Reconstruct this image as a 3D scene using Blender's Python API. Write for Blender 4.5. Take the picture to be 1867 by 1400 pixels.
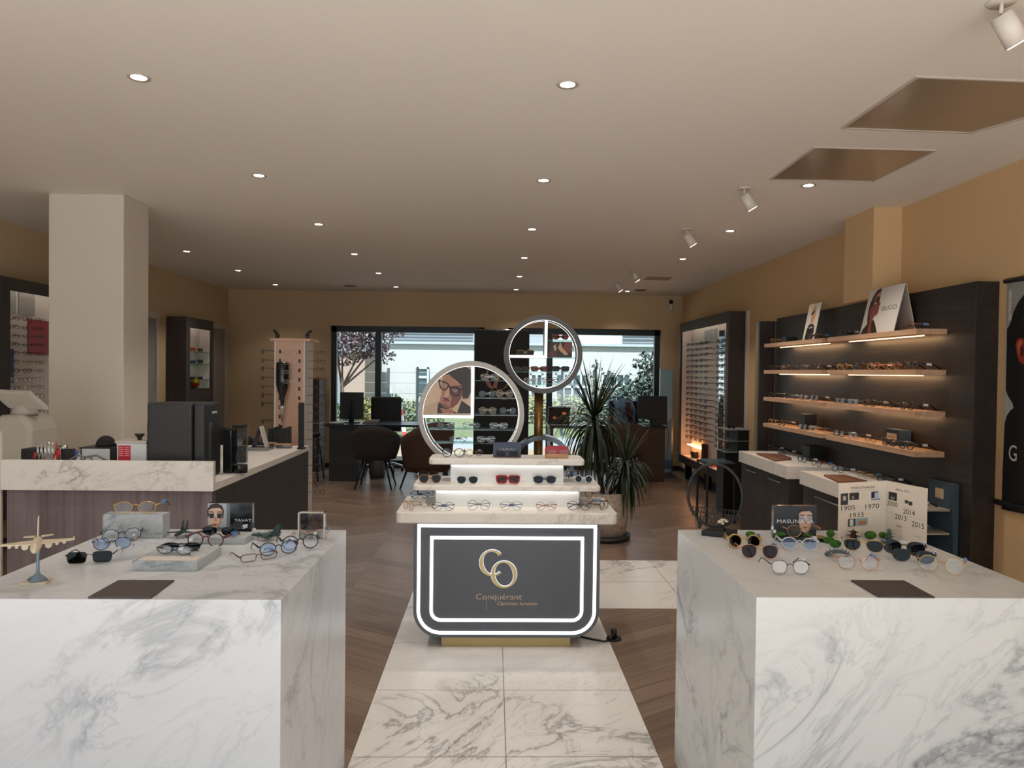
import bpy, bmesh, math, random
from mathutils import Vector, Matrix
R = math.radians
C = bpy.context.scene.collection
scene = bpy.context.scene
for o in list(bpy.data.objects): bpy.data.objects.remove(o)

# ---------------- camera ----------------
F = 1340.0; W_, H_ = 1867.0, 1400.0
CAMZ = 1.5
YAW, PIT, ROL = 0.0244, 0.0169, 0.0115
fw = Vector((math.sin(YAW)*math.cos(PIT), math.cos(YAW)*math.cos(PIT), -math.sin(PIT)))
rt0 = Vector((math.cos(YAW), -math.sin(YAW), 0)); up0 = rt0.cross(fw)
rt = rt0*math.cos(ROL) + up0*math.sin(ROL); up = up0*math.cos(ROL) - rt0*math.sin(ROL)
cd = bpy.data.cameras.new('camera'); cam = bpy.data.objects.new('camera', cd); C.objects.link(cam)
cd.sensor_width = 36; cd.lens = F/W_*36; cd.clip_start = 0.05; cd.clip_end = 300
m = Matrix((rt, up, -fw)).transposed().to_4x4(); m.translation = (0, 0, CAMZ)
cam.matrix_world = m
scene.camera = cam

# ---------------- world, sun, exposure ----------------
wd = bpy.data.worlds.new('world'); scene.world = wd; wd.use_nodes = True
bg = wd.node_tree.nodes['Background']
bg.inputs[0].default_value = (0.80, 0.92, 1.0, 1); bg.inputs[1].default_value = 1.2
sd = bpy.data.lights.new('sun', 'SUN'); sd.energy = 13.0; sd.angle = R(2); sd.color = (1, .96, .92)
sun = bpy.data.objects.new('sun', sd); C.objects.link(sun); sun.location = (0, -6, 9)
sun.rotation_euler = (R(28), 0, R(-12))        # high sun put on the street side for ceiling bounce: falls on the pavement and just inside the shop front
def portal(loc, rot, sx, sy):
    ld = bpy.data.lights.new('window_portal', 'AREA'); ld.shape = 'RECTANGLE'; ld.size = sx; ld.size_y = sy
    ld.cycles.is_portal = True
    o = bpy.data.objects.new('window_portal', ld); C.objects.link(o); o.location = loc; o.rotation_euler = rot
portal((-.4, -0.86, 1.3), (R(-90), 0, R(180)), 6.6, 2.6)
portal((-1.3, 11.45, 1.1), (R(-90), 0, 0), 2.4, 2.1)
portal((1.4, 11.45, 1.1), (R(-90), 0, 0), 2.4, 2.1)
vs = scene.view_settings
vs.view_transform = 'Standard'; vs.look = 'None'; vs.gamma = 1; vs.use_curve_mapping = False
vs.exposure = 0.2

def ray(x, y):
    return (fw + rt*((x-W_/2)/F) - up*((y-H_/2)/F))
def px(x, y, X=None, Y=None, Z=None):
    """the world point seen at photo pixel (x, y) on the plane X=, Y= or Z="""
    d = ray(x, y)
    if X is not None: t = X/d.x
    elif Y is not None: t = Y/d.y
    else: t = (Z-CAMZ)/d.z
    return Vector((0, 0, CAMZ)) + d*t

# ---------------- materials ----------------
def lin(c):
    if isinstance(c, str):
        c = [int(c[i:i+2], 16)/255 for i in (0, 2, 4)]
    else: c = [v/255 for v in c]
    return tuple(v/12.92 if v <= .04045 else ((v+.055)/1.055)**2.4 for v in c) + (1,)
MC = {}
def mat(name, col, rough=.5, metal=0, emit=0, spec=.5, coat=0):
    key = (name, str(col), rough, metal, emit)
    if key in MC: return MC[key]
    mt = bpy.data.materials.new(name); mt.use_nodes = True
    b = mt.node_tree.nodes['Principled BSDF']
    b.inputs['Base Color'].default_value = lin(col)
    b.inputs['Roughness'].default_value = rough; b.inputs['Metallic'].default_value = metal
    b.inputs['Specular IOR Level'].default_value = spec
    if coat: b.inputs['Coat Weight'].default_value = coat
    if emit:
        b.inputs['Emission Color'].default_value = lin(col); b.inputs['Emission Strength'].default_value = emit
    MC[key] = mt
    return mt
class NT:
    def __init__(s, mt): s.t = mt.node_tree; s.n = s.t.nodes; s.l = s.t.links
    def new(s, ty, **k):
        nd = s.n.new(ty)
        for a, v in k.items(): setattr(nd, a, v)
        return nd
    def link(s, a, b): s.l.new(a, b)
    def math(s, op, a, b=None, clamp=False):
        nd = s.n.new('ShaderNodeMath'); nd.operation = op; nd.use_clamp = clamp
        for i, v in enumerate((a, b)):
            if v is None: continue
            if isinstance(v, (int, float)): nd.inputs[i].default_value = v
            else: s.link(v, nd.inputs[i])
        return nd.outputs[0]
    def mix(s, f, a, b):
        nd = s.n.new('ShaderNodeMix'); nd.data_type = 'RGBA'
        if isinstance(f, (int, float)): nd.inputs[0].default_value = f
        else: s.link(f, nd.inputs[0])
        for i, v in ((6, a), (7, b)):
            if isinstance(v, tuple): nd.inputs[i].default_value = v
            else: s.link(v, nd.inputs[i])
        return nd.outputs[2]
    def coords(s, scale=(1, 1, 1), rot=(0, 0, 0), loc=(0, 0, 0)):
        tc = s.n.new('ShaderNodeTexCoord'); mp = s.n.new('ShaderNodeMapping')
        mp.inputs['Scale'].default_value = scale; mp.inputs['Rotation'].default_value = rot; mp.inputs['Location'].default_value = loc
        s.link(tc.outputs['Object'], mp.inputs[0]); return mp.outputs[0]
    def noise(s, vec, scale, detail=4, rough=.5, dist=0):
        nd = s.n.new('ShaderNodeTexNoise'); nd.inputs['Scale'].default_value = scale
        nd.inputs['Detail'].default_value = detail; nd.inputs['Roughness'].default_value = rough; nd.inputs['Distortion'].default_value = dist
        s.link(vec, nd.inputs['Vector']); return nd.outputs[0]
def marble(name, base, vein, scale=1.6, amount=.8, rough=.25, seed=0, rot=(.3, .5, .6), fine=.035):
    mt = bpy.data.materials.new(name); mt.use_nodes = True; t = NT(mt)
    b = t.n['Principled BSDF']; b.inputs['Roughness'].default_value = rough
    v0 = t.coords((1, 1, 1), rot, (seed*3.1, seed*1.7, seed*.9)); mp2 = t.new('ShaderNodeMapping'); mp2.inputs['Scale'].default_value = (.6, 1.15, 1.35)
    t.link(v0, mp2.inputs[0]); v = mp2.outputs[0]
    n1 = t.noise(v, scale, 9, .62, .9)
    a = t.math('ABSOLUTE', t.math('SUBTRACT', n1, .5))
    line = t.math('SUBTRACT', 1, t.math('DIVIDE', a, fine), True)
    line = t.math('POWER', line, 1.6)
    n2 = t.noise(v, scale*.8, 3, .5, .3)
    msk = t.math('MULTIPLY', t.math('SUBTRACT', n2, .44), 6, True)
    n3 = t.noise(v, scale*2.3, 8, .62, 1.1)
    l3 = t.math('MULTIPLY', t.math('POWER', t.math('SUBTRACT', 1, t.math('DIVIDE', t.math('ABSOLUTE', t.math('SUBTRACT', n3, .5)), fine*.8), True), 1.5), .45)
    soft = t.math('POWER', t.math('SUBTRACT', 1, t.math('DIVIDE', a, fine*3.5), True), 2)
    tot = t.math('ADD', t.math('MULTIPLY', t.math('MULTIPLY', line, msk), amount), t.math('ADD', t.math('MULTIPLY', t.math('MULTIPLY', soft, msk), amount*.35), t.math('MULTIPLY', l3, t.math('MULTIPLY', t.math('ADD', msk, .4), amount))), True)
    t.link(t.mix(tot, lin(base), lin(vein)), b.inputs['Base Color'])
    return mt
def wood(name, c1, c2, scale=(1, 1, .06), fr=30, rough=.5, c3=None):
    mt = bpy.data.materials.new(name); mt.use_nodes = True; t = NT(mt)
    b = t.n['Principled BSDF']; b.inputs['Roughness'].default_value = rough
    v = t.coords(scale)
    n1 = t.noise(v, fr, 5, .6, .4); n2 = t.noise(v, fr*.17, 3, .5, .5)
    f = t.math('MULTIPLY', t.math('SUBTRACT', t.math('ADD', t.math('MULTIPLY', n1, .6), t.math('MULTIPLY', n2, .4)), .35), 3.2, True)
    t.link(t.mix(f, lin(c1), lin(c2)), b.inputs['Base Color'])
    return mt
def glassy(name, tint='FFFFFF', gloss=.08, transp=1.0, rough=0.02, grad=None):
    """thin clear sheet: sees through, mirrors a little"""
    mt = bpy.data.materials.new(name); mt.use_nodes = True; t = NT(mt); t.n.clear()
    out = t.new('ShaderNodeOutputMaterial'); tr = t.new('ShaderNodeBsdfTransparent'); gl = t.new('ShaderNodeBsdfGlossy')
    tr.inputs[0].default_value = lin(tint); gl.inputs['Roughness'].default_value = rough
    lw = t.new('ShaderNodeLayerWeight'); lw.inputs[0].default_value = .5
    mx = t.new('ShaderNodeMixShader')
    t.link(t.math('ADD', t.math('MULTIPLY', t.math('POWER', lw.outputs['Facing'], 4), .35), gloss*.5, True), mx.inputs[0])
    t.link(tr.outputs[0], mx.inputs[1]); t.link(gl.outputs[0], mx.inputs[2]); t.link(mx.outputs[0], out.inputs[0])
    return mt

# ---------------- mesh builder ----------------
class MB:
    def __init__(s): s.v = []; s.f = []; s.mi = []; s.sm = []
    def add(s, vs, fs, mi=0, smooth=False):
        k = len(s.v); s.v += [Vector(p) for p in vs]
        for f in fs: s.f.append([k+i for i in f]); s.mi.append(mi); s.sm.append(smooth)
        return s
    def box(s, x0, x1, y0, y1, z0, z1, mi=0):
        if x0 > x1: x0, x1 = x1, x0
        if y0 > y1: y0, y1 = y1, y0
        if z0 > z1: z0, z1 = z1, z0
        vs = [(x, y, z) for z in (z0, z1) for y in (y0, y1) for x in (x0, x1)]
        return s.add(vs, [(0, 2, 3, 1), (4, 5, 7, 6), (0, 1, 5, 4), (2, 6, 7, 3), (0, 4, 6, 2), (1, 3, 7, 5)], mi)
    def obox(s, c, ax, ay, az, mi=0):
        """oriented box: centre and three half-axis vectors"""
        c, ax, ay, az = map(Vector, (c, ax, ay, az))
        vs = [c+ax*i+ay*j+az*k for k in (-1, 1) for j in (-1, 1) for i in (-1, 1)]
        return s.add(vs, [(0, 2, 3, 1), (4, 5, 7, 6), (0, 1, 5, 4), (2, 6, 7, 3), (0, 4, 6, 2), (1, 3, 7, 5)], mi)
    def tube(s, pts, r, n=8, closed=False, mi=0, flat=1.0, upv=None, smooth=True):
        pts = [Vector(p) for p in pts]; N = len(pts); rs = r if isinstance(r, (list, tuple)) else [r]*N
        vs = []; prev = None
        for i, p in enumerate(pts):
            a = pts[(i-1) % N] if (closed or i > 0) else p
            b = pts[(i+1) % N] if (closed or i < N-1) else p
            d = (b-a).normalized() if (b-a).length > 1e-9 else Vector((0, 0, 1))
            if upv is not None: u = Vector(upv)
            elif prev is not None: u = prev
            else: u = Vector((0, 0, 1)) if abs(d.z) < .9 else Vector((1, 0, 0))
            w = d.cross(u)
            if w.length < 1e-6: w = d.orthogonal()
            w.normalize(); u = w.cross(d).normalized(); prev = u
            for k in range(n):
                t = 2*math.pi*k/n; vs.append(p + w*(math.cos(t)*rs[i]) + u*(math.sin(t)*rs[i]*flat))
        fs = []
        for i in range(N if closed else N-1):
            j = (i+1) % N
            for k in range(n): fs.append((i*n+k, i*n+(k+1) % n, j*n+(k+1) % n, j*n+k))
        s.add(vs, fs, mi, smooth)
        if not closed:
            k0 = len(s.v)-len(vs)
            s.f.append([k0+k for k in range(n)][::-1]); s.mi.append(mi); s.sm.append(False)
            s.f.append([k0+(N-1)*n+k for k in range(n)]); s.mi.append(mi); s.sm.append(False)
        return s
    def cyl(s, p0, p1, r0, r1=None, n=20, mi=0): return s.tube([p0, p1], [r0, r0 if r1 is None else r1], n, False, mi)
    def lathe(s, prof, c=(0, 0, 0), n=28, mi=0, mtx=None, smooth=True):
        vs = []
        for r, z in prof:
            for k in range(n):
                t = 2*math.pi*k/n; p = Vector((r*math.cos(t), r*math.sin(t), z))
                if mtx is not None: p = mtx @ p
                vs.append(p+Vector(c))
        fs = [(i*n+k, i*n+(k+1) % n, (i+1)*n+(k+1) % n, (i+1)*n+k) for i in range(len(prof)-1) for k in range(n)]
        s.add(vs, fs, mi, smooth); k0 = len(s.v)-len(vs)
        if prof[0][0] > 1e-5: s.f.append([k0+k for k in range(n)][::-1]); s.mi.append(mi); s.sm.append(False)
        if prof[-1][0] > 1e-5: s.f.append([k0+(len(prof)-1)*n+k for k in range(n)]); s.mi.append(mi); s.sm.append(False)
        return s
    def ball(s, c, rx, ry=None, rz=None, n=14, mi=0, rot=0):
        ry = ry or rx; rz = rz or rx
        M = Matrix.Rotation(rot, 3, 'Z') @ Matrix.Diagonal((rx, ry, rz))
        prof = [(max(math.sin(math.pi*i/8), 0.0), -math.cos(math.pi*i/8)) for i in range(9)]
        return s.lathe(prof, c, n, mi, M)
    def prism(s, poly, p, ex, ey, depth, mi=0):
        """polygon (a,b) -> p + a*ex + b*ey, given thickness by the vector depth"""
        p, ex, ey, depth = map(Vector, (p, ex, ey, depth)); n = len(poly)
        a = [p+ex*u+ey*v for u, v in poly]; b = [q+depth for q in a]
        return s.add(a+b, [tuple(range(n))[::-1], tuple(range(n, 2*n))] + [(i, (i+1) % n, n+(i+1) % n, n+i) for i in range(n)], mi)
    def band(s, A, B, p, ex, ey, depth, mi=0, closed=True):
        """strip between two matching outlines"""
        p, ex, ey, depth = map(Vector, (p, ex, ey, depth)); n = len(A)
        q = lambda P: [p+ex*u+ey*v for u, v in P]
        a, b = q(A), q(B); a2 = [x+depth for x in a]; b2 = [x+depth for x in b]
        fs = []
        for i in range(n if closed else n-1):
            j = (i+1) % n
            fs += [(i, j, n+j, n+i), (2*n+i, 3*n+i, 3*n+j, 2*n+j), (i, 2*n+i, 2*n+j, j), (n+i, n+j, 3*n+j, 3*n+i)]
        if not closed: fs += [(0, n, 3*n, 2*n), (n-1, 3*n-1, 4*n-1, 2*n-1)]
        return s.add(a+b+a2+b2, fs, mi)
    def build(s, name, mats, parent=None, bevel=0, fix=True, org=None):
        me = bpy.data.meshes.new(name)
        if parent is not None:
            O = Vector((0, 0, 0)); q = parent
            while q is not None: O += q.location; q = q.parent
        elif org is not None: O = Vector(org)
        else:
            xs = [p.x for p in s.v]; ys = [p.y for p in s.v]; zs = [p.z for p in s.v]
            O = Vector(((min(xs)+max(xs))/2, (min(ys)+max(ys))/2, min(zs)))
        me.from_pydata([tuple(p-O) for p in s.v], [], s.f)
        for mm in (mats if isinstance(mats, (list, tuple)) else [mats]): me.materials.append(mm)
        me.polygons.foreach_set('material_index', s.mi); me.polygons.foreach_set('use_smooth', s.sm)
        if fix:
            bm = bmesh.new(); bm.from_mesh(me); bmesh.ops.recalc_face_normals(bm, faces=bm.faces); bm.to_mesh(me); bm.free()
        me.update()
        o = bpy.data.objects.new(name, me); C.objects.link(o)
        if parent is not None: o.parent = parent
        else: o.location = O
        if bevel:
            bv = o.modifiers.new('bevel', 'BEVEL'); bv.width = bevel; bv.segments = 3; bv.limit_method = 'ANGLE'; bv.angle_limit = R(40)
        return o
def tag(o, label=None, cat=None, group=None, kind=None):
    if label: o['label'] = label
    if cat: o['category'] = cat
    if group: o['group'] = group
    if kind: o['kind'] = kind
    return o
def struct(o): o['kind'] = 'structure'; return o
def E(name, label, cat, loc=(0, 0, 0), group=None):
    o = bpy.data.objects.new(name, None); C.objects.link(o); o.location = loc; o.empty_display_size = .05
    return tag(o, label, cat, group)
def dup(root, loc, rz=0, label=None, group=None, scale=None, rot=None):
    r = root.copy(); C.objects.link(r); r.location = loc; r.rotation_euler = rot if rot else (0, 0, rz)
    if scale: r.scale = (scale,)*3
    if label: r['label'] = label
    if group: r['group'] = group
    for ch in list(root.children):
        c = ch.copy(); C.objects.link(c); c.parent = r
        for g in ch.children:
            d = g.copy(); C.objects.link(d); d.parent = c
    return r
def remove_tree(root):
    for ch in list(root.children):
        for g in list(ch.children): bpy.data.objects.remove(g)
        bpy.data.objects.remove(ch)
    bpy.data.objects.remove(root)
def arc(cx, cy, r, a0, a1, n, ry=None):
    ry = ry or r
    return [(cx+r*math.cos(R(a0+(a1-a0)*i/n)), cy+ry*math.sin(R(a0+(a1-a0)*i/n))) for i in range(n+1)]
def circ(cx, cy, r, n=48, ry=None): return arc(cx, cy, r, 0, 360*(n-1)/n, n-1, ry)
def txt(s, h, pos, right, upv, mt, parent, name='lettering', ext=.0006, align='CENTER', width=None, shear=0, space=1.0, fat=0):
    cu = bpy.data.curves.new('t', 'FONT'); cu.body = s; cu.size = h/.7; cu.align_x = align; cu.shear = shear; cu.space_character = space; cu.offset = fat
    cu.resolution_u = 4
    o = bpy.data.objects.new('t', cu); C.objects.link(o); bpy.context.view_layer.update()
    me = bpy.data.meshes.new_from_object(o.evaluated_get(bpy.context.evaluated_depsgraph_get()))
    right = Vector(right).normalized(); upv = Vector(upv).normalized(); nrm = right.cross(upv)
    vs = [v.co.copy() for v in me.vertices]
    k = 1
    if width and vs:
        w = max(v.x for v in vs)-min(v.x for v in vs); k = width/w
    b = MB(); b.add([Vector(pos)+right*v.x*k+upv*v.y+nrm*ext for v in vs], [list(p.vertices) for p in me.polygons])
    bpy.data.objects.remove(o); bpy.data.curves.remove(cu); bpy.data.meshes.remove(me)
    return b.build(name, mt, parent, fix=False)

# ---------------- materials of the place ----------------
M_ceil = mat('ceiling_paint', 'EAE2D8', .9)
M_wall = mat('tan_paint', 'C8AE8A', .85)
M_wallr = mat('tan_paint', 'D2B084', .85)
M_white = mat('white_paint', 'D2C9BC', .8)
M_trimw = mat('white_trim', 'BDB3A8', .6)
M_alu = mat('dark_aluminium', '2E363C', .4, .3)
M_glass = glassy('window_glass', 'FAFDFD', .07)
M_marb = marble('white_marble', 'CED1D5', '868C92', 1.8, .5, .28, 11, (0, .7, 0))
M_marb2 = marble('white_marble', 'D2D3D2', '858B90', 1.7, .6, .28, 4, (0, .7, 0))
M_cream = marble('cream_marble', 'EBE6E0', 'A0948C', 1.9, .55, .35, 7, fine=.02)
M_slab = marble('cream_marble', 'E8E2DA', 'B0A498', 2.2, .45, .3, 9, fine=.02)
M_darkwood = wood('dark_oak', '191513', '352C27', (1, .05, 1), 40, .42)
M_darkwoodv = wood('dark_oak', '2B2422', '443834', (1, 1, .05), 40, .55)
M_greywood = wood('grey_oak', '665A5B', '8A7D7E', (1, 1, .05), 26, .6)
M_charwood = wood('charcoal_oak', '2F2C2A', '3F3B38', (1, 1, .04), 40, .6)
M_oak = wood('light_oak', 'B08A6C', 'CFA98A', (1, .06, 1), 40, .5)
M_walnut = wood('walnut', '5E3B2A', '8A5A40', (1, .1, 1), 40, .5)
M_black = mat('black_plastic', '17181A', .45)
M_blackm = mat('black_metal', '1C1D1F', .35, .6)
M_blacks = mat('black_gloss', '101214', .15)
M_gold = mat('brushed_gold', 'C9AE78', .3, 1)
M_chrome = mat('chrome', 'D8DCE0', .12, 1)
M_steel = mat('steel', '9A9DA0', .3, 1)
M_led = mat('led_white', 'FFFFFF', .5, 0, 1.6)
M_leds = mat('led_soft', 'FFFFFF', .5, 0, .9)
M_ledw = mat('led_warm', 'FFD9A8', .5, 0, 3.0)
M_acr = glassy('clear_acrylic', 'EEF2F2', .1)
M_gshelf = glassy('glass_shelf', 'CFE6E0', .12)
M_gedge = mat('glass_edge', '7FA89C', .2)

# ---------------- room shell ----------------
XL, XR, YB, YF, ZC = -4.05, 2.89, 11.29, -0.85, 2.7
def chevron_floor():
    mt = bpy.data.materials.new('chevron_wood'); mt.use_nodes = True; t = NT(mt); b = t.n['Principled BSDF']
    tc = t.new('ShaderNodeTexCoord'); sp = t.new('ShaderNodeSeparateXYZ'); t.link(tc.outputs['Object'], sp.inputs[0])
    X = t.math('ADD', t.math('ABSOLUTE', t.math('SUBTRACT', sp.outputs[0], .062)), 8.4-.6); q = t.math('DIVIDE', X, .42)
    col = t.math('FLOOR', q); u = t.math('SUBTRACT', q, col)
    par = t.math('MODULO', col, 2.0); sg = t.math('SUBTRACT', t.math('MULTIPLY', par, 2), 1)
    v = t.math('ADD', sp.outputs[1], t.math('MULTIPLY', t.math('MULTIPLY', u, .42*.62), sg))
    pv = t.math('DIVIDE', t.math('ADD', v, 40), .137); pi_ = t.math('FLOOR', pv); fr = t.math('SUBTRACT', pv, pi_)
    cmb = t.new('ShaderNodeCombineXYZ'); t.link(col, cmb.inputs[0]); t.link(pi_, cmb.inputs[1])
    wn = t.new('ShaderNodeTexWhiteNoise'); wn.noise_dimensions = '2D'; t.link(cmb.outputs[0], wn.inputs[0])
    gv = t.new('ShaderNodeCombineXYZ'); t.link(t.math('MULTIPLY', sp.outputs[0], 1.4), gv.inputs[0]); t.link(t.math('MULTIPLY', v, 26), gv.inputs[1]); t.link(wn.outputs[0], gv.inputs[2])
    g = t.noise(gv.outputs[0], 1.3, 5, .6, .5)
    f = t.math('ADD', t.math('MULTIPLY', wn.outputs[0], .45), t.math('MULTIPLY', t.math('SUBTRACT', g, .3), 1.3), True)
    c = t.mix(f, lin('645044'), lin('9A8371'))
    gap = t.math('GREATER_THAN', t.math('ABSOLUTE', t.math('SUBTRACT', fr, .5)), .482)
    gap2 = t.math('GREATER_THAN', t.math('ABSOLUTE', t.math('SUBTRACT', u, .5)), .495)
    gg = t.math('MAXIMUM', gap, gap2)
    t.link(t.mix(t.math('MULTIPLY', gg, .7), c, lin('4A3A32')), b.inputs['Base Color'])
    b.inputs['Roughness'].default_value = .3
    bp = t.new('ShaderNodeBump'); bp.inputs['Strength'].default_value = .25; bp.inputs['Distance'].default_value = .003
    t.link(t.math('SUBTRACT', t.math('MULTIPLY', g, .25), gg), bp.inputs['Height']); t.link(bp.outputs[0], b.inputs['Normal'])
    return mt
def tile_floor():
    mt = marble('marble_tile', 'EAE8E4', '8A8682', 1.2, .6, .27, 2, (0, 0, -.8), .018); t = NT(mt); b = t.n['Principled BSDF']
    src = b.inputs['Base Color'].links[0].from_socket
    tc = t.new('ShaderNodeTexCoord'); sp = t.new('ShaderNodeSeparateXYZ'); t.link(tc.outputs['Object'], sp.inputs[0])
    def g(o, off):
        q = t.math('DIVIDE', t.math('ADD', o, off), .6); fr = t.math('SUBTRACT', q, t.math('FLOOR', q))
        return t.math('GREATER_THAN', t.math('ABSOLUTE', t.math('SUBTRACT', fr, .5)), .4965)
    gg = t.math('MAXIMUM', g(sp.outputs[0], .538+6), g(sp.outputs[1], -3.436+6))
    t.link(t.mix(gg, src, lin('8A827A')), b.inputs['Base Color'])
    return mt
M_chev = chevron_floor(); M_tile = tile_floor()
fl = MB()
xs = [XL-.3, -0.538, 0.662, XR+.3]; ys = [YF-.2, 4.636, 5.836, YB+.3]
for i in range(3):
    for j in range(3):
        til = (i == 1 and j < 2) or (i == 2 and j == 1)
        fl.add([(xs[i], ys[j], 0), (xs[i+1], ys[j], 0), (xs[i+1], ys[j+1], 0), (xs[i], ys[j+1], 0)], [(0, 1, 2, 3)], 1 if til else 0)
fl.box(XL-.3, XR+.3, YF-.2, YB+.3, -.12, -.002, 0)
struct(fl.build('floor', [M_chev, M_tile], org=(0, 0, 0)))
struct(MB().box(XL-.3, XR+.3, YF-.2, YB+.3, ZC, ZC+.2).build('ceiling', M_ceil))
struct(MB().box(XL-.25, XL, YF-.2, YB+.25, 0, ZC).build('wall_left', M_wall))
wr = MB().box(XR, XR+.25, YF-.2, YB+.25, 0, ZC)
wr.box(2.685, XR+.01, 5.18, 5.61, 2.052, ZC)          # the pier above the panelling
struct(wr.build('wall_right', M_wallr))
# back wall with its two window openings
WT = px(900, 597, Y=YB).z+.02
WX = [px(602, 640, Y=YB).x, px(883, 620, Y=YB).x, px(926, 620, Y=YB).x, px(1205, 640, Y=YB).x]
WT = 2.172
bw = MB()
bw.box(XL, XR, YB, YB+.25, WT, ZC); bw.box(XL, WX[0], YB, YB+.25, 0, WT); bw.box(WX[1], WX[2], YB, YB+.25, 0, WT); bw.box(WX[3], XR, YB, YB+.25, 0, WT)
struct(bw.build('wall_back', M_wall))
def window(nm, x0, x1, mull, sill=.04):
    w = struct(MB().box(x0, x1, YB+.08, YB+.16, sill, sill+.07).box(x0, x1, YB+.08, YB+.16, WT-.09, WT).box(x0, x0+.08, YB+.08, YB+.16, sill, WT)
               .box(x1-.08, x1, YB+.08, YB+.16, sill, WT).box(mull-.045, mull+.045, YB+.07, YB+.17, sill, WT).box(x0, x1, YB, YB+.25, 0, sill).build(nm, M_alu))
    MB().box(x0+.08, mull-.045, YB+.115, YB+.121, sill+.07, WT-.09).build('pane', M_glass, w)
    MB().box(mull+.045, x1-.08, YB+.115, YB+.121, sill+.07, WT-.09).build('pane', M_glass, w)
window('window_1', WX[0], WX[1], px(688, 650, Y=YB).x)
window('window_2', WX[2], WX[3], px(1003, 650, Y=YB).x)
# street front behind the camera: a wide glazed opening
fb = MB().box(XL, -3.7, YF-.2, YF, 0, ZC).box(2.75, XR, YF-.2, YF, 0, ZC).box(-3.7, 2.75, YF-.2, YF, 2.62, ZC)
struct(fb.build('wall_front', M_wall))
# white column
struct(MB().box(-3.10, -2.585, 5.19, 5.56, 0, ZC).build('column_left', M_white, bevel=.006))
# doors in the left wall
def door(nm, y0, y1, ajar=False):
    d = struct(MB().box(XL, XL+.025, y0, y0+.07, 0, 2.08).box(XL, XL+.025, y1-.07, y1, 0, 2.08).box(XL, XL+.025, y0, y1, 2.08, 2.15).build(nm, M_trimw))
    lf = MB().box(XL, XL+.008, y0+.07, y1-.07, 0.005, 2.08).build('door_leaf', mat('door_grey', '8E8880', .5), d)
    MB().cyl((XL+.01, y1-.14, 1.0), (XL+.05, y1-.14, 1.0), .01, n=10).cyl((XL+.05, y1-.14, 1.0), (XL+.05, y1-.24, 1.0), .009, n=10).build('door_handle', M_steel, lf)
door('door_1', 8.0, 8.94); door('door_2', 10.22, 11.19)
bb = MB().box(XL, XL+.012, YF, 8.0, 0, .07).box(XL, XL+.012, 8.94, 10.22, 0, .07)
struct(bb.build('baseboard_left', M_darkwood))
struct(MB().box(XR-.012, XR, YF, YB, 0, .07).build('baseboard_right', M_darkwood))
struct(MB().box(XL+.02, WX[0], YB-.012, YB, 0, .07).box(WX[3], XR-.02, YB-.012, YB, 0, .07).build('baseboard_back', M_darkwood))

# ---------------- ceiling fittings ----------------
DL = [(253, 141), (1035, 154), (472, 320), (991, 329), (1474, 338), (581, 409), (970, 418), (1331, 421), (340, 458), (646, 463), (956, 470), (1245, 472),
      (434, 493), (690, 498), (947, 504), (502, 519), (722, 523), (941, 528), (1144, 531)]
DLn = ['nearest the front on the left', 'nearest the front above the display', 'second back in the row left of centre', 'second back above the display', 'beside the two square panels',
       'third back in the row left of centre', 'third back above the display', 'second back in the right-hand row', 'first one right behind the white column', 'fourth back in the row left of centre',
       'fourth back above the display', 'third back in the right-hand row', 'second behind the white column', 'fifth back in the row left of centre', 'fifth back above the display',
       'third behind the white column, by the back wall', 'last one left of centre, by the back wall', 'last one above the display, by the back wall', 'last one on the right, by the back wall']
M_lamp = mat('lamp_glow', 'FFF1DC', .5, 0, 9)
proto = E('downlight', '', 'ceiling light')
MB().lathe([(.031, -.001), (.044, -.004), (.047, 0)], n=24).build('trim_ring', M_trimw, proto)
MB().lathe([(.0, -.0015), (.031, -.0015)], n=24).build('lamp', M_lamp, proto)
for (x, y), nm in zip(DL, DLn):
    p = px(x, y, Z=ZC-.001)
    o = dup(proto, p, 0, 'round recessed ceiling downlight, ' + nm, 'recessed downlights')
    ld = bpy.data.lights.new('downlight_beam', 'SPOT'); ld.energy = 26 if y < 510 else 9; ld.spot_size = R(110); ld.spot_blend = .6; ld.color = (1, .93, .85); ld.shadow_soft_size = .03
    lo = bpy.data.objects.new('downlight_beam', ld); C.objects.link(lo); lo.location = (p.x, p.y, p.z-.02)
remove_tree(proto)
M_spot = mat('spot_white', 'D6CEC4', .5)
def spot(x, y, nm, k=1):
    p = px(x, y, Z=ZC)
    r = E('ceiling_spotlight', nm, 'spotlight', p, 'swivel spotlights along the right wall')
    MB().lathe([(.0, -.006), (.042, -.006), (.045, 0)], p, 24).build('mounting_plate', M_spot, r)
    MB().cyl((p.x, p.y, p.z-.005), (p.x, p.y, p.z-.04), .006, n=10).build('stem', M_spot, r)
    d = Vector((.55, .05, -.83)).normalized(); c0 = p+Vector((.0, 0, -.042))
    MB().cyl(c0, c0+d*.105, .034, n=24).build('lamp_housing', M_spot, r)
    MB().cyl(c0+d*.1055, c0+d*.107, .03, n=20).build('lamp_lens', M_lamp, r)
    ld = bpy.data.lights.new('spot_beam', 'SPOT'); ld.energy = 14; ld.spot_size = R(60); ld.spot_blend = .8; ld.color = (1, .84, .62); ld.shadow_soft_size = .03
    lo = bpy.data.objects.new('spot_beam', ld); C.objects.link(lo); lo.location = c0+d*.12
    lo.rotation_euler = d.to_track_quat('-Z', 'Y').to_euler()
spot(1826, 3, 'white swivel spotlight at the front, cut by the picture edge')
spot(1357, 343, 'white swivel spotlight left of the two square ceiling panels')
spot(1252, 418, 'white swivel spotlight, third from the front on the right')
spot(1154, 491, 'white swivel spotlight beside the small ceiling panel')
spot(1124, 512, 'white swivel spotlight furthest back, near the back wall')
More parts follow.
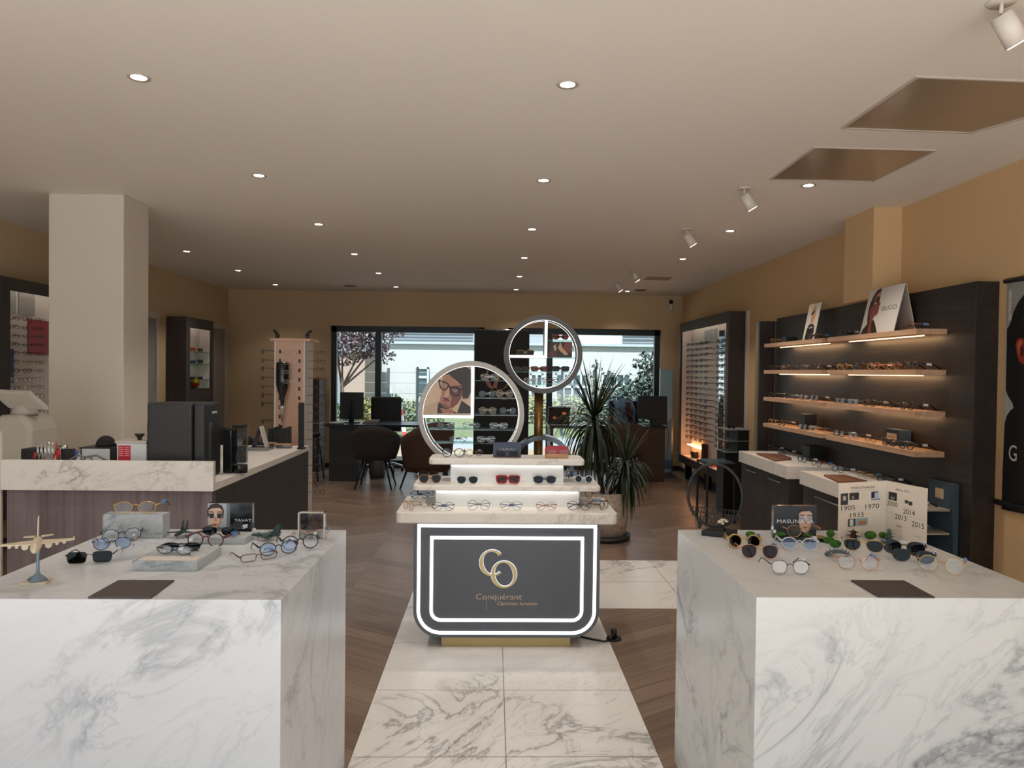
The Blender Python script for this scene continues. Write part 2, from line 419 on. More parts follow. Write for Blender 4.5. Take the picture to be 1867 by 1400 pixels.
def cpanel(q, lab):
    P = [px(x, y, Z=ZC) for x, y in q]; c = sum(P, Vector())/4
    r = E('ceiling_panel', lab, 'ceiling panel', c, None)
    a = [p.xy for p in P]; inn = [p.lerp(c, .035).xy for p in P]
    MB().band([tuple(v) for v in a], [tuple(v) for v in inn], (0, 0, ZC), (1, 0, 0), (0, 1, 0), (0, 0, -.006)).build('frame', M_trimw, r)
    MB().prism([tuple(v) for v in inn], (0, 0, ZC), (1, 0, 0), (0, 1, 0), (0, 0, -.002)).build('panel', mat('satin_panel', 'A8937C', .16, .25), r)
cpanel([(1670, 138), (2080, 155), (1771, 242), (1532, 233)], 'large square recessed ceiling panel nearest the front')
cpanel([(1484, 267), (1709, 273), (1592, 330.5), (1402, 327)], 'square recessed ceiling panel behind the large one')
cpanel([(1181, 503.5), (1229, 504), (1219, 511), (1171, 510)], 'small ceiling panel far back beside a spotlight')
def grille(x, y, lab):
    p = px(x, y, Z=ZC); r = E('air_vent', lab, 'air vent', p)
    MB().box(p.x-.09, p.x+.09, p.y-.09, p.y+.09, ZC-.008, ZC).build('frame', M_trimw, r)
    for k in range(4): MB().box(p.x-.07, p.x+.07, p.y-.07+k*.04, p.y-.05+k*.04, ZC-.011, ZC-.0081).build('slot', M_black, r)
grille(638, 520, 'small square air vent in the ceiling, back left'); grille(1168, 528, 'small square air vent in the ceiling, back right')
p = px(1223, 553, Y=YB-.05)
r = E('security_camera', 'white security camera high in the back right corner', 'camera', (p.x, YB, p.z))
MB().box(p.x-.03, p.x+.03, YB-.02, YB, p.z-.02, p.z+.05).build('bracket', M_spot, r)
MB().tube([(p.x, YB-.05, p.z-.12), (p.x, YB-.05, p.z+.0)], .03, 14).box(p.x-.01, p.x+.01, YB-.04, YB-.01, p.z-.0, p.z+.02).build('body', M_spot, r)
MB().ball((p.x, YB-.075, p.z+.02), .034).build('lens_dome', M_blacks, r)

# ---------------- eyewear ----------------
LENS = {}
def lensmat(k):
    if k not in LENS:
        LENS[k] = glassy('lens_'+k, {'clear': 'FEFFFF', 'blue': 'DCE8FA', 'brown': '7A5A44', 'grey': '5E6470', 'dark': '202226', 'green': '2C332A', 'rose': 'B0746A', 'greyblue': '3E4654', 'orange': 'C8502A', 'amber': '7A4A2A'}[k], .07 if k in ('clear', 'blue') else .06)
    return LENS[k]
def fm(k):
    D = {'black': ('1B1A1B', .3, 0), 'gold': ('C9A468', .28, 1), 'tort': ('5A3524', .3, 0), 'red': ('B01224', .25, 0), 'wine': ('5E2328', .3, 0), 'navy': ('1D2A44', .3, 0),
         'clear': ('C9CDCF', .2, 0), 'gun': ('54585C', .3, 1), 'amber': ('A8704A', .3, 0), 'rosegold': ('C99880', .3, 1), 'grey': ('4F565C', .35, 0), 'darkgreen': ('22302A', .3, 0), 'silver': ('B5B9BD', .25, 1), 'purple': ('3A2A44', .3, 0), 'white': ('D8D8D8', .4, 0), 'teal': ('1F6A5C', .3, 0), 'orange': ('C45A28', .3, 0), 'blue': ('24459A', .3, 0)}
    c, ro, me = D[k]; return mat('frame_'+k, c, ro, me, coat=.3 if not me else 0)
M_tag = mat('price_tag', 'D8DEE8', .5); M_tagb = mat('price_tag_blue', '5C8CC8', .5)
def lens_outline(shape, a, b, n=22):
    P = []
    for i in range(n):
        t = 2*math.pi*i/n; c, s = math.cos(t), math.sin(t)
        e = {'round': 2.0, 'panto': 2.3, 'square': 4.2, 'oct': 2.0, 'cat': 3.0, 'aviator': 2.4}[shape]
        x = a*math.copysign(abs(c)**(2/e), c); y = b*math.copysign(abs(s)**(2/e), s)
        if shape == 'panto': x *= 1+.1*(y/b)
        if shape == 'aviator': x *= 1+.16*(y/b)
        if shape == 'cat': y += .16*b*(x/a) if y > 0 else 0
        if shape == 'square': x *= 1+.07*(y/b)
        P.append((x, y))
    if shape == 'oct':
        P = [(a*1.04*math.cos(R(22.5+45*i)), b*1.06*math.sin(R(22.5+45*i))) for i in range(8)]
    return P
EYE = {}
def eye_proto(shape='round', a=.0235, b=.022, r=.0017, frame='black', lens='clear', temple=None, gap=.018, tagm=True, simple=False, folded=False):
    """one pair of spectacles at the origin, front in the plane y=0 looking to -y, temples to +y"""
    key = (shape, a, b, r, frame, lens, temple, gap, tagm, simple, folded)
    if key in EYE: return EYE[key]
    root = bpy.data.objects.new('eyeglasses' if lens in ('clear', 'blue') else 'sunglasses', None); C.objects.link(root)
    root.empty_display_size = .02; root['category'] = 'glasses' if lens in ('clear', 'blue') else 'sunglasses'
    cx = a*1.0+gap/2; zc = b*1.06+r; P = lens_outline(shape, a, b); tm = temple or frame
    tilt = .18
    def q(x, z): return (x, (z)*tilt*.6, z)
    fr = MB()
    for sx in (-1, 1):
        fr.tube([q(sx*(cx+x), zc+z) for x, z in P], r, 6, True, upv=(0, 1, 0), flat=1.35)
    zb = zc+b*.3
    fr.tube([q(-gap/2-.001, zb-.002), q(-gap*.25, zb+.004), q(gap*.25, zb+.004), q(gap/2+.001, zb-.002)], r*1.15, 6, upv=(0, 1, 0))
    if shape == 'aviator': fr.tube([q(-gap/2-.006, zc+b*.8), q(gap/2+.006, zc+b*.8)], r, 6, upv=(0, 1, 0))
    ex = cx+a; zt = zc+b*.45
    for sx in (-1, 1):
        fr.tube([q(sx*(ex-.002), zt), q(sx*(ex+.005), zt+.001)], r*1.5, 6, upv=(0, 1, 0))
    mats = [fm(frame), lensmat(lens), fm(tm), M_tag, M_tagb]
    if simple:
        for sx in (-1, 1):
            fr.add([q(sx*(cx+x), zc+z) for x, z in P], [tuple(range(len(P)))], 1)
            fr.tube([(sx*(ex+.004), .004, zt), (sx*(ex+.003), .085, zt*.95), (sx*(ex-.002), .125, zt*.5)], r*1.1, 5, mi=2)
        root2 = fr.build(root.name, mats, org=(0, 0, 0)); root2['category'] = root['category']; bpy.data.objects.remove(root)
        EYE[key] = root2; return root2
    fr.build('frame_front', mats[0], root)
    for sx in (-1, 1):
        l = MB(); l.prism([(sx*(cx+x), zc+z) for x, z in P], (0, -.0008, 0), (1, 0, 0), (0, tilt*.6, 1), (0, .0012, 0)).build('lens', mats[1], root)
        if folded: pts = [(sx*(ex+.003), .006, zt), (sx*(ex-.03), .012+.004*sx, zt-.004), (-sx*(ex-.03), .014+.004*sx, zt-.012), (-sx*(ex-.008), .016+.004*sx, zt-.024)]
        else: pts = [(sx*(ex+.004), .003, zt), (sx*(ex+.005), .05, zt*.98), (sx*(ex+.003), .1, zt*.85), (sx*(ex), .14, r+.0015)]
        tmo = MB().tube(pts, [r*1.5, r*1.3, r*1.25, r*1.5], 6, upv=(0, 0, 1), flat=1.4).build('temple', mats[2], root)
        if tagm and sx == 1:
            p0, p1 = Vector(pts[1]), Vector(pts[2]); d = (p1-p0).normalized(); c = p0.lerp(p1, .4)
            MB().obox(c, d*.016, d.cross(Vector((0, 0, 1))).normalized()*.0035, (0, 0, .006)).build('price_tag', M_tagb if frame in ('gold', 'wine', 'tort', 'rosegold', 'navy') else M_tag, tmo)
    EYE[key] = root
    return root
USED = set()
def glasses(loc, rz, label, group=None, scale=1.0, rot=None, **k):
    return dup(eye_proto(**k), loc, rz, label, group, scale, rot)

# ---------------- marble podiums ----------------
def podium(x0, x1, y0, y1, mt, lab):
    o = MB().box(x0, x1, y0, y1, 0, .9).build('podium', [mt, mt], bevel=.0015)
    tag(o, lab, 'podium')
    return o
PL = (-1.397, -.547, 1.914, 2.755); PR = (.7125, 1.555, 1.952, 2.80)
podium(*PL, M_marb, 'white grey-veined marble block podium on the left, airplane models on top')
podium(*PR, M_marb2, 'white grey-veined marble block podium on the right, moss stones on top')
ZP = .9
def slabpoly(pts, z, th, mt, name, lab, cat, mt2=None):
    P = [px(x, y, Z=z+th) for x, y in pts]
    b = MB(); b.prism([(p.x, p.y) for p in P], (0, 0, z), (1, 0, 0), (0, 1, 0), (0, 0, th))
    return tag(b.build(name, mt, bevel=.0006), lab, cat)
slabpoly([(160, 1088), (275, 1088.5), (318, 1057), (216, 1057)], ZP+.0005, .004, mat('dark_plate', '3F3533', .45), 'display_tray', 'dark brown flat tray at the front edge of the left podium', 'tray')
slabpoly([(1602, 1087), (1705, 1088), (1648, 1057.5), (1551, 1057)], ZP+.0005, .004, mat('dark_plate', '3F3533', .45), 'display_tray', 'dark brown flat tray at the front edge of the right podium', 'tray')

# --- left podium things ---
def ppt(x, y, z=ZP): return px(x, y, Z=z)
# white plane on a stand
def jet(b, c, s, mi=0, gear=False, stores=True, tails=1, sweep=.5):
    """small model aeroplane, nose to -y, around point c, half span s"""
    c = Vector(c)
    prof = [(.02, -1.1), (.09, -.95), (.14, -.6), (.16, -.1), (.15, .4), (.11, .75), (.05, 1.0)]
    b.lathe([(r*s, z*s) for r, z in prof], c, 16, mi, Matrix.Rotation(R(-90), 3, 'X') @ Matrix.Diagonal((1, 1, 1)))
    for sx in (-1, 1):
        P = [(sx*.12, -.25), (sx*1.0, -.25+sweep), (sx*1.0, -.05+sweep), (sx*.12, .4)]
        b.prism([(x*s, y*s) for x, y in P], c+Vector((0, 0, .04*s)), (1, 0, -.06*sx), (0, 1, 0), (0, 0, .035*s), mi)
        P = [(sx*.08, .65), (sx*.42, .85), (sx*.42, .98), (sx*.08, .98)]
        b.prism([(x*s, y*s) for x, y in P], c+Vector((0, 0, .08*s)), (1, 0, 0), (0, 1, 0), (0, 0, .025*s), mi)
        if stores:
            for xx in (.32, .55, .75): b.tube([c+Vector((sx*xx*s, (-.1+sweep*xx)*s, -.07*s)), c+Vector((sx*xx*s, (.25+sweep*xx)*s, -.07*s))], (.1 if xx == .32 else .05)*s, 8, mi=mi)
            b.tube([c+Vector((sx*1.02*s, (-.3+sweep)*s, .02*s)), c+Vector((sx*1.02*s, (.1+sweep)*s, .02*s))], .03*s, 6, mi=mi)
    for k in range(tails):
        x = 0 if tails == 1 else (-.16 if k == 0 else .16)
        P = [(.35, .1), (.75, .75), (1.0, .75), (.95, .08)]
        b.prism([(y*s, z*s) for y, z in P], c+Vector((x*s-.012*s, 0, 0)), (0, 1, 0), (0, 0, 1), (.03*s, 0, 0), mi)
    b.ball(c+Vector((0, -.55*s, .11*s)), .07*s, .2*s, .07*s, mi=mi)
    if gear:
        for (x, y) in ((0, -.6), (-.25, .25), (.25, .25)): b.tube([c+Vector((x*s, y*s, -.02*s)), c+Vector((x*s, y*s, -.3*s))], .025*s, 6, mi=mi)
    return b
bp_ = ppt(69, 1062)
r = E('model_airplane', 'cream model jet on a grey stand at the left podium corner', 'model airplane', bp_)
sc = 1340/bp_.y
b = MB(); b.prism([(-.034, -.030), (.034, -.022), (.026, .026), (-.036, .022)], bp_+Vector((0, 0, .0005)), (1, 0, 0), (0, 1, 0), (0, 0, .006)).build('base_plate', mat('cream_plastic', 'CDBFA6', .5), r)
MB().lathe([(.030, .0065), (.024, .014), (.010, .022), (.005, .03), (.0045, .07), (.007, .095)], bp_, 4).build('stand', mat('grey_blue_plastic', '6E7F8C', .4), r)
jb = jet(MB(), bp_+Vector((-.003, .0, .1065)), .086)
for v in jb.v:
    dx, dy = v.x-bp_.x, v.y-bp_.y; v.x = bp_.x+dx*math.cos(R(28))-dy*math.sin(R(28)); v.y = bp_.y+dx*math.sin(R(28))+dy*math.cos(R(28))
jb.build('aircraft', mat('cream_plastic', 'CDBFA6', .5), r)
# marble box with gold pair on it
q = ppt(189, 980); q1 = ppt(297, 974)
BX0, BX1, BY = q.x, q1.x, 2.62
bz = 1.5-(968-680)*BY/1340
def marble_box(x0, x1, y0, y1, z0, z1, lab, mt, name='display_block'):
    return tag(MB().box(x0, x1, y0, y1, z0, z1).build(name, mt, bevel=.001), lab, 'display block')
M_stone = marble('grey_stone', 'B4B8BA', '7C8488', 6, .8, .5, 3, fine=.08)
yb = min(q.y, 2.66); x0 = px(187, 950, Y=yb).x; x1 = px(297, 950, Y=yb).x; zt = px(240, 938, Y=yb).z
blk = E('display_block', 'tall grey marbled box carrying gold glasses, back of the left podium', 'display block', ((x0+x1)/2, yb, ZP+.0005))
MB().box(x0, x1, yb, yb+.055, ZP+.0005, zt).build('box_body', M_stone, blk, bevel=.001)
txt('TAVAT', .007, (x1-.018, yb, ZP+.012), (1, 0, 0), (0, 0, 1), mat('print_grey', '5A5F62', .6), blk, width=.026)
glasses(((x0+x1)/2+.004, yb+.008, zt+.0005), .12, 'round gold wire glasses lying on top of the grey marbled box', 'glasses on the left podium', 1.12, shape='round', a=.026, b=.018, r=.0013, frame='gold')
def gl(x, y, rz, lab, grp, s=1.0, z=ZP, **k):
    p = px(x, y, Z=z+.001); return glasses((p.x, p.y, z+.0006), R(rz), lab, grp, s, **k)
G1 = 'glasses on the left podium'
gl(222, 988, 26, 'octagonal black glasses in front of the grey marbled box', G1, shape='oct', a=.025, b=.021, r=.0014, frame='black', lens='clear')
gl(205, 1002, 22, 'dark round glasses with bluish lenses, behind the black clip-on pair', G1, .95, shape='panto', a=.024, b=.019, r=.0013, frame='purple', lens='blue')
gl(163, 1027, 14, 'square dark-green-lens sunglasses beside the cream model jet', G1, 1.0, shape='square', a=.026, b=.0165, r=.0011, frame='black', lens='green')
gl(374, 998, -6, 'round wine-red glasses leaning behind the open booklet block', G1, 1.05, shape='round', a=.0245, b=.021, r=.0021, frame='wine', lens='clear')
gl(472, 1022, 34, 'brown rectangular glasses with thin temples, front of the right-hand pile', G1, .9, shape='square', a=.026, b=.012, r=.0014, frame='tort', lens='clear')
gl(508, 1012, 30, 'black round glasses in the pile beside the clear block, lowest one', G1, .95, shape='round', a=.026, b=.021, r=.0018, frame='black', lens='blue')
gl(548, 1002, 24, 'black round glasses in the pile beside the clear block, middle one', G1, 1.0, shape='round', a=.024, b=.022, r=.0019, frame='black', lens='clear')
gl(566, 990, 12, 'thin bronze wire glasses at the back of the right-hand pile', G1, 1.0, shape='round', a=.024, b=.022, r=.0010, frame='rosegold', lens='clear')
# low block with open booklet
P = [px(x, y, Z=ZP+.028) for x, y in [(241, 1023), (359, 1024), (400, 998), (305, 994)]]
blk = E('display_block', 'low grey marbled slab with a paper sheet and folded glasses on it', 'display block', ((P[0].x+P[1].x)/2, P[0].y, ZP+.0005))
yfr = P[0].y; MB().box(P[0].x, P[1].x, yfr, P[2].y+.02, ZP+.0005, ZP+.028).build('slab', M_stone, blk, bevel=.0008)
MB().box(P[0].x+.012, P[1].x-.006, yfr+.004, yfr+.05, ZP+.0285, ZP+.030).build('paper_sheet', mat('paper', 'CFC5BE', .7), blk)
cxs = (P[0].x+P[1].x)/2
glasses((cxs-.005, yfr+.075, ZP+.0292), R(-8), 'slim dark folded glasses lying on the low grey slab', G1, .95, shape='panto', a=.024, b=.012, r=.0018, frame='grey', lens='clear', folded=True)
glasses((cxs+.0, yfr+.115, ZP+.0292), R(4), 'dark folded clip-on pair behind the slim folded pair on the grey slab', G1, .95, shape='aviator', a=.025, b=.013, r=.0014, frame='black', lens='grey', folded=True, tagm=False)
# acrylic photo block with slab
pa = ppt(378, 985); y_ = 2.58
xa, xb = px(381, 940, Y=y_).x, px(463, 940, Y=y_).x
blk = E('display_block', 'low grey marbled slab in front of the acrylic portrait block', 'display block', (pa.x, 2.5, ZP+.0005))
p0, p1, p2 = ppt(375, 985), ppt(447, 985), ppt(468, 966)
MB().box(xa-.03, px(447, 975, Y=2.52).x, 2.52, 2.62, ZP+.0005, ZP+.022).build('slab', M_stone, blk, bevel=.0008)
glasses(((xa+xb)/2-.03, 2.545, ZP+.0225), R(-6), 'dark sunglasses with a blue tag lying before the acrylic portrait block', G1, .95, shape='aviator', a=.026, b=.015, r=.0012, frame='black', lens='greyblue')
y_ = 2.64
xa, xb = px(379, 940, Y=y_).x, px(460, 940, Y=y_).x
zb, zt = ZP+.0005, px(420, 917.5, Y=y_).z
r = E('acrylic_photo_block', 'clear acrylic block with a portrait in sunglasses and white letters, left podium', 'photo block', ((xa+xb)/2, y_, zb))
MB().box(xa, xb, y_, y_+.022, zb, zt).build('acrylic_body', mat('photo_dark', '1C2126', .15, coat=1), r, bevel=.0008)
def pic(plane_p, ex, ey, items, parent, name='portrait', d=.0004):
    """flat printed picture: layers of coloured shapes on one sheet"""
    n = Vector(ex).cross(Vector(ey)).normalized(); b = MB(); mats = []
    for i, (col, poly) in enumerate(items):
        mm = mat('print', col, .45) if isinstance(col, str) else col
        if mm not in mats: mats.append(mm)
        b.add([Vector(plane_p)+Vector(ex)*u+Vector(ey)*v+n*(d*(i+1)*.25) for u, v in poly], [tuple(range(len(poly)))], mats.index(mm))
    return b.build(name, mats, parent, fix=False)
def head_front(x=0, y=0, s=1, skin='D8B49C', hair='2A1E1A', glass='1E2430', flip=1, half=False):
    """a face in sunglasses, in a unit box around (x,y)"""
    T = lambda P: [(x+flip*u*s, y+v*s) for u, v in P]
    return [(hair, T([(-.38, .1), (-.4, .45), (-.25, .7), (.05, .78), (.32, .66), (.42, .4), (.38, .05)])),
            (skin, T([(-.33, .42), (-.3, -.1), (-.2, -.42), (0, -.55), (.2, -.42), (.32, -.05), (.34, .42), (.2, .55), (-.18, .52)])),
            ('B98E78', T([(.2, -.42), (.32, -.05), (.34, .42), (.24, .3), (.2, -.1), (.08, -.48)])),
            (hair, T([(-.3, .38), (-.05, .36), (-.06, .32), (-.3, .33)])), (hair, T([(.08, .36), (.3, .38), (.3, .33), (.08, .32)])),
            (glass, T([(-.33, .27), (-.05, .27), (-.08, .05), (-.26, .03)])), (glass, T([(.07, .27), (.33, .27), (.28, .03), (.1, .05)])),
            ('DDE2E4', T([(-.05, .25), (.07, .25), (.07, .22), (-.05, .22)])),
            ('B58A74', T([(-.03, .1), (.05, .1), (.09, -.1), (-.06, -.1)])),
            ('A8403C', T([(-.12, -.25), (0, -.22), (.13, -.25), (.02, -.33)]))]
wv, hv = xb-xa, zt-zb
its = [('A9B0B5', [(0, 0), (.48*wv, 0), (.48*wv, hv), (0, hv)]), ('6C747A', [(.42*wv, 0), (.50*wv, 0), (.50*wv, hv), (.42*wv, hv)])] + head_front(.17*wv, .52*hv, hv*.62)
pic((xa, y_-.0003, zb), (1, 0, 0), (0, 0, 1), its, r)
txt('TAVAT', .0085, (xa+.79*wv, y_-.0002, zb+.45*hv), (1, 0, 0), (0, 0, 1), mat('print_white', 'E8EAEC', .5), r, width=.38*wv)
MB().box(xb-.001, xb+.006, y_-.001, y_+.022, zb+.01, zb+.025).build('sticker', mat('print_white', 'E8EAEC', .5), r)
# clear block
y_ = 2.6
xa, xb = px(543, 950, Y=y_).x, px(592, 950, Y=y_).x; zt = px(560, 934, Y=y_).z
r = E('acrylic_logo_block', 'clear acrylic block with dark letters at the right of the left podium', 'acrylic block', ((xa+xb)/2, y_, ZP))
MB().box(xa, xb, y_, y_+.02, ZP+.0005, zt).build('acrylic_body', glassy('thick_acrylic', 'C8C4BE', .16), r, bevel=.002)
fr = MB()
for (a, b_, c_, d_) in ((xa, xa+.004, ZP+.002, zt), (xb-.004, xb, ZP+.002, zt), (xa, xb, zt-.003, zt)): fr.box(a, b_, y_-.0006, y_+.0206, c_, d_)
fr.build('polished_edge', mat('acrylic_edge', 'D6D2CA', .15), r)
txt('TAVAT', .008, ((xa+xb)/2, y_-.0009, ZP+.045), (1, 0, 0), (0, 0, 1), mat('print_dark', '3A3430', .5), r, width=.7*(xb-xa))
M_jet = mat('jet_green', '2B3A33', .45); M_jet2 = mat('jet_teal', '23443F', .35)
p = ppt(325, 982)
o = jet(MB(), p+Vector((0, .02, .0175)), .047, stores=False, tails=2, gear=True, sweep=.1).build('model_airplane', M_jet); tag(o, 'tiny dark green twin-tail jet facing forward beside the grey marbled box', 'model airplane')
p = ppt(486, 984); b = jet(MB(), (0, 0, .0165), .048, stores=True, tails=2, gear=True, sweep=.2)
for v in b.v: v.xy = (v.y+p.x, -v.x+p.y); v.z += ZP+.001
tag(b.build('model_airplane', M_jet2), 'tiny teal jet seen from the side behind the right-hand glasses pile', 'model airplane')

# --- right podium things ---
G2 = 'glasses on the right podium'
p = ppt(1310, 978)
pb = E('moon_gate_stand', 'black round moon-gate stand on the left of the right podium', 'display stand', p)
MB().prism([(-.062, -.01), (.02, -.045), (.082, .01), (0, .06)], Vector((p.x-.0, p.y+.02, ZP+.0005)), (1, 0, 0), (0, 1, 0), (0, 0, .02)).build('base', mat('matt_black', '1E1E1F', .6), pb, bevel=.003)
yy = p.y+.03; cc = px(1303, 903, Y=yy); rr = 55*yy/1340
ex = Vector((.78, -.45, 0)).normalized(); ry = 58*yy/1340
rr = 43*yy/1340/ex.x
MB().tube([cc+ex*(rr*math.cos(2*math.pi*k/48))+Vector((0, 0, ry*math.sin(2*math.pi*k/48))) for k in range(48)], .0055, 8, True, upv=tuple(ex.cross(Vector((0, 0, 1)))), flat=1.6).tube([cc-ex*rr*.55+Vector((0, 0, -ry*.8)), (cc-ex*rr*.55).xy.to_3d()+Vector((0, 0, ZP+.02))], .006, 8).build('moon_gate_ring', mat('matt_black', '1E1E1F', .6), pb)
lat = MB(); random.seed(4)
for k in range(5):
    z = -.05-.018*k; hw = math.sqrt(max(ry*ry-z*z, 0))/ry*rr
    lat.obox(cc+Vector((0, 0, z)), ex*hw, ex.cross(Vector((0, 0, 1)))*.002, (0, 0, .0012))
    if k < 4:
        x = -hw
        while x < hw-.012:
            lat.obox(cc+ex*x+Vector((0, 0, z-.009)), ex*.001, ex.cross(Vector((0, 0, 1)))*.002, (0, 0, .009)); x += random.uniform(.008, .02)
lat.build('lattice', mat('matt_black', '1E1E1F', .6), pb)
fp = px(1318, 967, Z=ZP+.021)
fl_ = E('flower_ornament', 'small cream flower ornament on the black moon-gate base', 'flower', fp)
b = MB(); random.seed(8)
for k in range(26):
    a = random.uniform(0, 6.28); e = random.uniform(.2, 1.3); rad = .018
    v = Vector((math.cos(a)*math.sin(e), math.sin(a)*math.sin(e)*.8, math.cos(e)))
    b.ball(fp+Vector((0, 0, .022))+v*rad, .006, .006, .004, 8)
b.build('petals', mat('petal_cream', 'D9C8B4', .7), fl_); MB().tube([fp+Vector((.008, 0, .0)), fp+Vector((.0, 0, .02))], .004, 8).build('stem', M_black, fl_)
M_moss = bpy.data.materials.new('moss'); M_moss.use_nodes = True; t = NT(M_moss)
bb_ = t.n['Principled BSDF']; bb_.inputs['Roughness'].default_value = .95
nz = t.noise(t.coords(), 260, 3); t.link(t.mix(nz, lin('0F2408'), lin('4C8A24')), bb_.inputs['Base Color'])
dm = t.new('ShaderNodeBump'); dm.inputs['Strength'].default_value = 1; dm.inputs['Distance'].default_value = .004; t.link(nz, dm.inputs['Height']); t.link(dm.outputs[0], bb_.inputs['Normal'])
for x, y, a, b_, c_, lab in [(1336, 985, .018, .014, .011, 'green moss stone behind the round gold sunglasses'), (1368, 979, .018, .013, .011, 'green moss stone right of the moon-gate base'),
        (1423, 982, .021, .015, .013, 'green moss stone at the left foot of the acrylic portrait block'), (1473, 983, .021, .015, .012, 'green moss stone before the glasses on the portrait block'),
        (1514, 979, .015, .013, .014, 'tall moss stone beside the timeline card, left of the pagoda'), (1511, 990, .020, .014, .012, 'moss stone left in the pair beside the navy aviators'), (1523, 997, .021, .014, .013, 'moss stone in front, touching the navy aviators'),
        (1587, 982, .022, .014, .015, 'large moss stone between the two small pagodas'), (1609, 981, .014, .012, .012, 'moss stone touching the green pagoda')]:
    p = ppt(x, y)
    tag(MB().ball((p.x, p.y, ZP+c_*.96), a, b_, c_, 18).build('moss_stone', M_moss), lab, 'moss stone', 'moss stones on the right podium')
# acrylic portrait
y_ = 2.66
xa, xb = px(1411, 930, Y=y_).x, px(1489, 930, Y=y_).x; zt = px(1450, 922, Y=y_).z; wv, hv = xb-xa, zt-ZP
r = E('acrylic_photo_block', 'acrylic portrait block with white letters, back of the right podium', 'photo block', ((xa+xb)/2, y_, ZP))
MB().box(xa, xb, y_, y_+.022, ZP+.0005, zt).build('acrylic_body', mat('photo_dark', '1C2126', .15, coat=1), r, bevel=.0008)
its = [('2A3038', [(0, 0), (wv, 0), (wv, hv), (0, hv)])] + head_front(.74*wv, .5*hv, hv*.62, skin='CFAE9C', hair='2B2422', glass='9AA2A8')
pic((xa, y_-.0003, ZP), (1, 0, 0), (0, 0, 1), its, r)
txt('MASUNAGA', .0135, (xa+.5*wv, y_-.0006, ZP+.47*hv), (1, 0, 0), (0, 0, 1), mat('print_white', 'E8EAEC', .5), r, width=.86*wv)
MB().box(xa-.001, xa+.009, y_-.001, y_, ZP+.02, ZP+.032).build('sticker', mat('print_white', 'E8EAEC', .5), r)
o = tag(MB().box(xa+.0, xb+.02, y_-.06, y_-.004, ZP+.0005, ZP+.014).build('display_block', M_blacks, bevel=.001), 'glossy black low plinth at the foot of the right acrylic portrait block', 'display block')
glasses(((xa+xb)/2+.012, y_-.05, ZP+.0145), R(3), 'thin rose-gold oval glasses on the glossy black plinth', G2, 1.02, shape='panto', a=.025, b=.0205, r=.0011, frame='rosegold', lens='clear')
for (x, y, rz, lab, k) in [
    (1357, 1000, -12, 'round sunglasses with wide gold rims beside the moon-gate base', dict(shape='round', a=.0215, b=.0215, r=.0024, frame='gold', lens='green')),
    (1385, 1019, -8, 'round gold-bridge sunglasses with brown lenses', dict(shape='aviator', a=.024, b=.0215, r=.0012, frame='rosegold', lens='brown')),
    (1458, 1003, -12, 'transparent crystal glasses in front of the black plinth', dict(shape='round', a=.0245, b=.0195, r=.0018, frame='clear', lens='blue')),
    (1441, 1048, -4, 'thin dark bronze wire glasses at the front, left of the tray', dict(shape='panto', a=.0225, b=.020, r=.0010, frame='gun', lens='clear')),
    (1564, 1040, -14, 'round rose-gold wire glasses behind the right podium tray', dict(shape='round', a=.0235, b=.0215, r=.0013, frame='rosegold', lens='clear')),
    (1574, 1006, -24, 'navy-lens aviator sunglasses touching the moss stones', dict(shape='aviator', a=.026, b=.0195, r=.0013, frame='gold', lens='greyblue')),
    (1648, 1012, -26, 'black sunglasses nearest the timeline card foot', dict(shape='panto', a=.026, b=.0215, r=.0018, frame='black', lens='grey')),
    (1665, 1026, -28, 'black sunglasses overlapping in front of another black pair', dict(shape='panto', a=.025, b=.019, r=.0016, frame='black', lens='dark')),
    (1716, 1046, -32, 'large round thin-rimmed gold glasses with blue tag, right end', dict(shape='round', a=.025, b=.0245, r=.0012, frame='gold', temple='rosegold', lens='clear'))]:
    gl(x, y, rz, lab, G2, 1.0, **k)
# pagodas and bridge
def pagoda(x, y, s, mt, tiers, lab):
    p = ppt(x, y); b = MB(); z = ZP+.0005; q4 = Matrix.Rotation(R(45), 3, 'Z')
    b.lathe([(s*.95, 0), (s*.95, s*.18)], (p.x, p.y, z), 4, 0, q4, False); z += s*.18
    for k in range(tiers):
        w = s*(1-.17*k); b.lathe([(w*.55, 0), (w*.5, s*.42)], (p.x, p.y, z), 4, 0, q4, False); z += s*.42
        b.lathe([(w*1.12, s*.06), (w*1.15, s*.10), (w*.6, s*.14), (w*.4, s*.3)], (p.x, p.y, z-.01*s), 4, 0, q4, False); z += s*.2
    b.lathe([(s*.14, 0), (s*.16, s*.15), (s*.05, s*.25), (s*.0, s*.6)], (p.x, p.y, z), 10)
    return tag(b.build('pagoda_figurine', mt), lab, 'figurine')
pagoda(1556, 984, .022, mat('dark_red_resin', '3A1716', .5), 2, 'tiny dark red pagoda before the timeline card')
pagoda(1621, 984, .018, mat('green_resin', '4E6658', .6), 3, 'tiny grey-green pagoda at the fold of the timeline card')
p0, p1 = ppt(1506, 1014), ppt(1548, 1014); c = (p0+p1)/2; hw = (p1.x-p0.x)/2
b = MB(); out = arc(0, 0, 1, 0, 180, 14); A = [(u*hw, v*.020) for u, v in out]; B = [(u*hw*.72, v*.011) for u, v in out]
b.band(A, B, (c.x, c.y-.009, ZP+.0005), (1, 0, 0), (0, 0, 1), (0, .018, 0), 0, False)
for k in range(8):
    t_ = R(10+160*k/7)
    for yy in (-.0085, .0085): b.cyl((c.x+hw*math.cos(t_), c.y+yy, ZP+.019*math.sin(t_)), (c.x+hw*math.cos(t_), c.y+yy, ZP+.007+.020*math.sin(t_)), .0014, n=6)
tag(b.build('bridge_figurine', mat('slate_resin', '4C5B60', .6)), 'tiny grey-blue arched bridge in front of the moss stones', 'figurine')
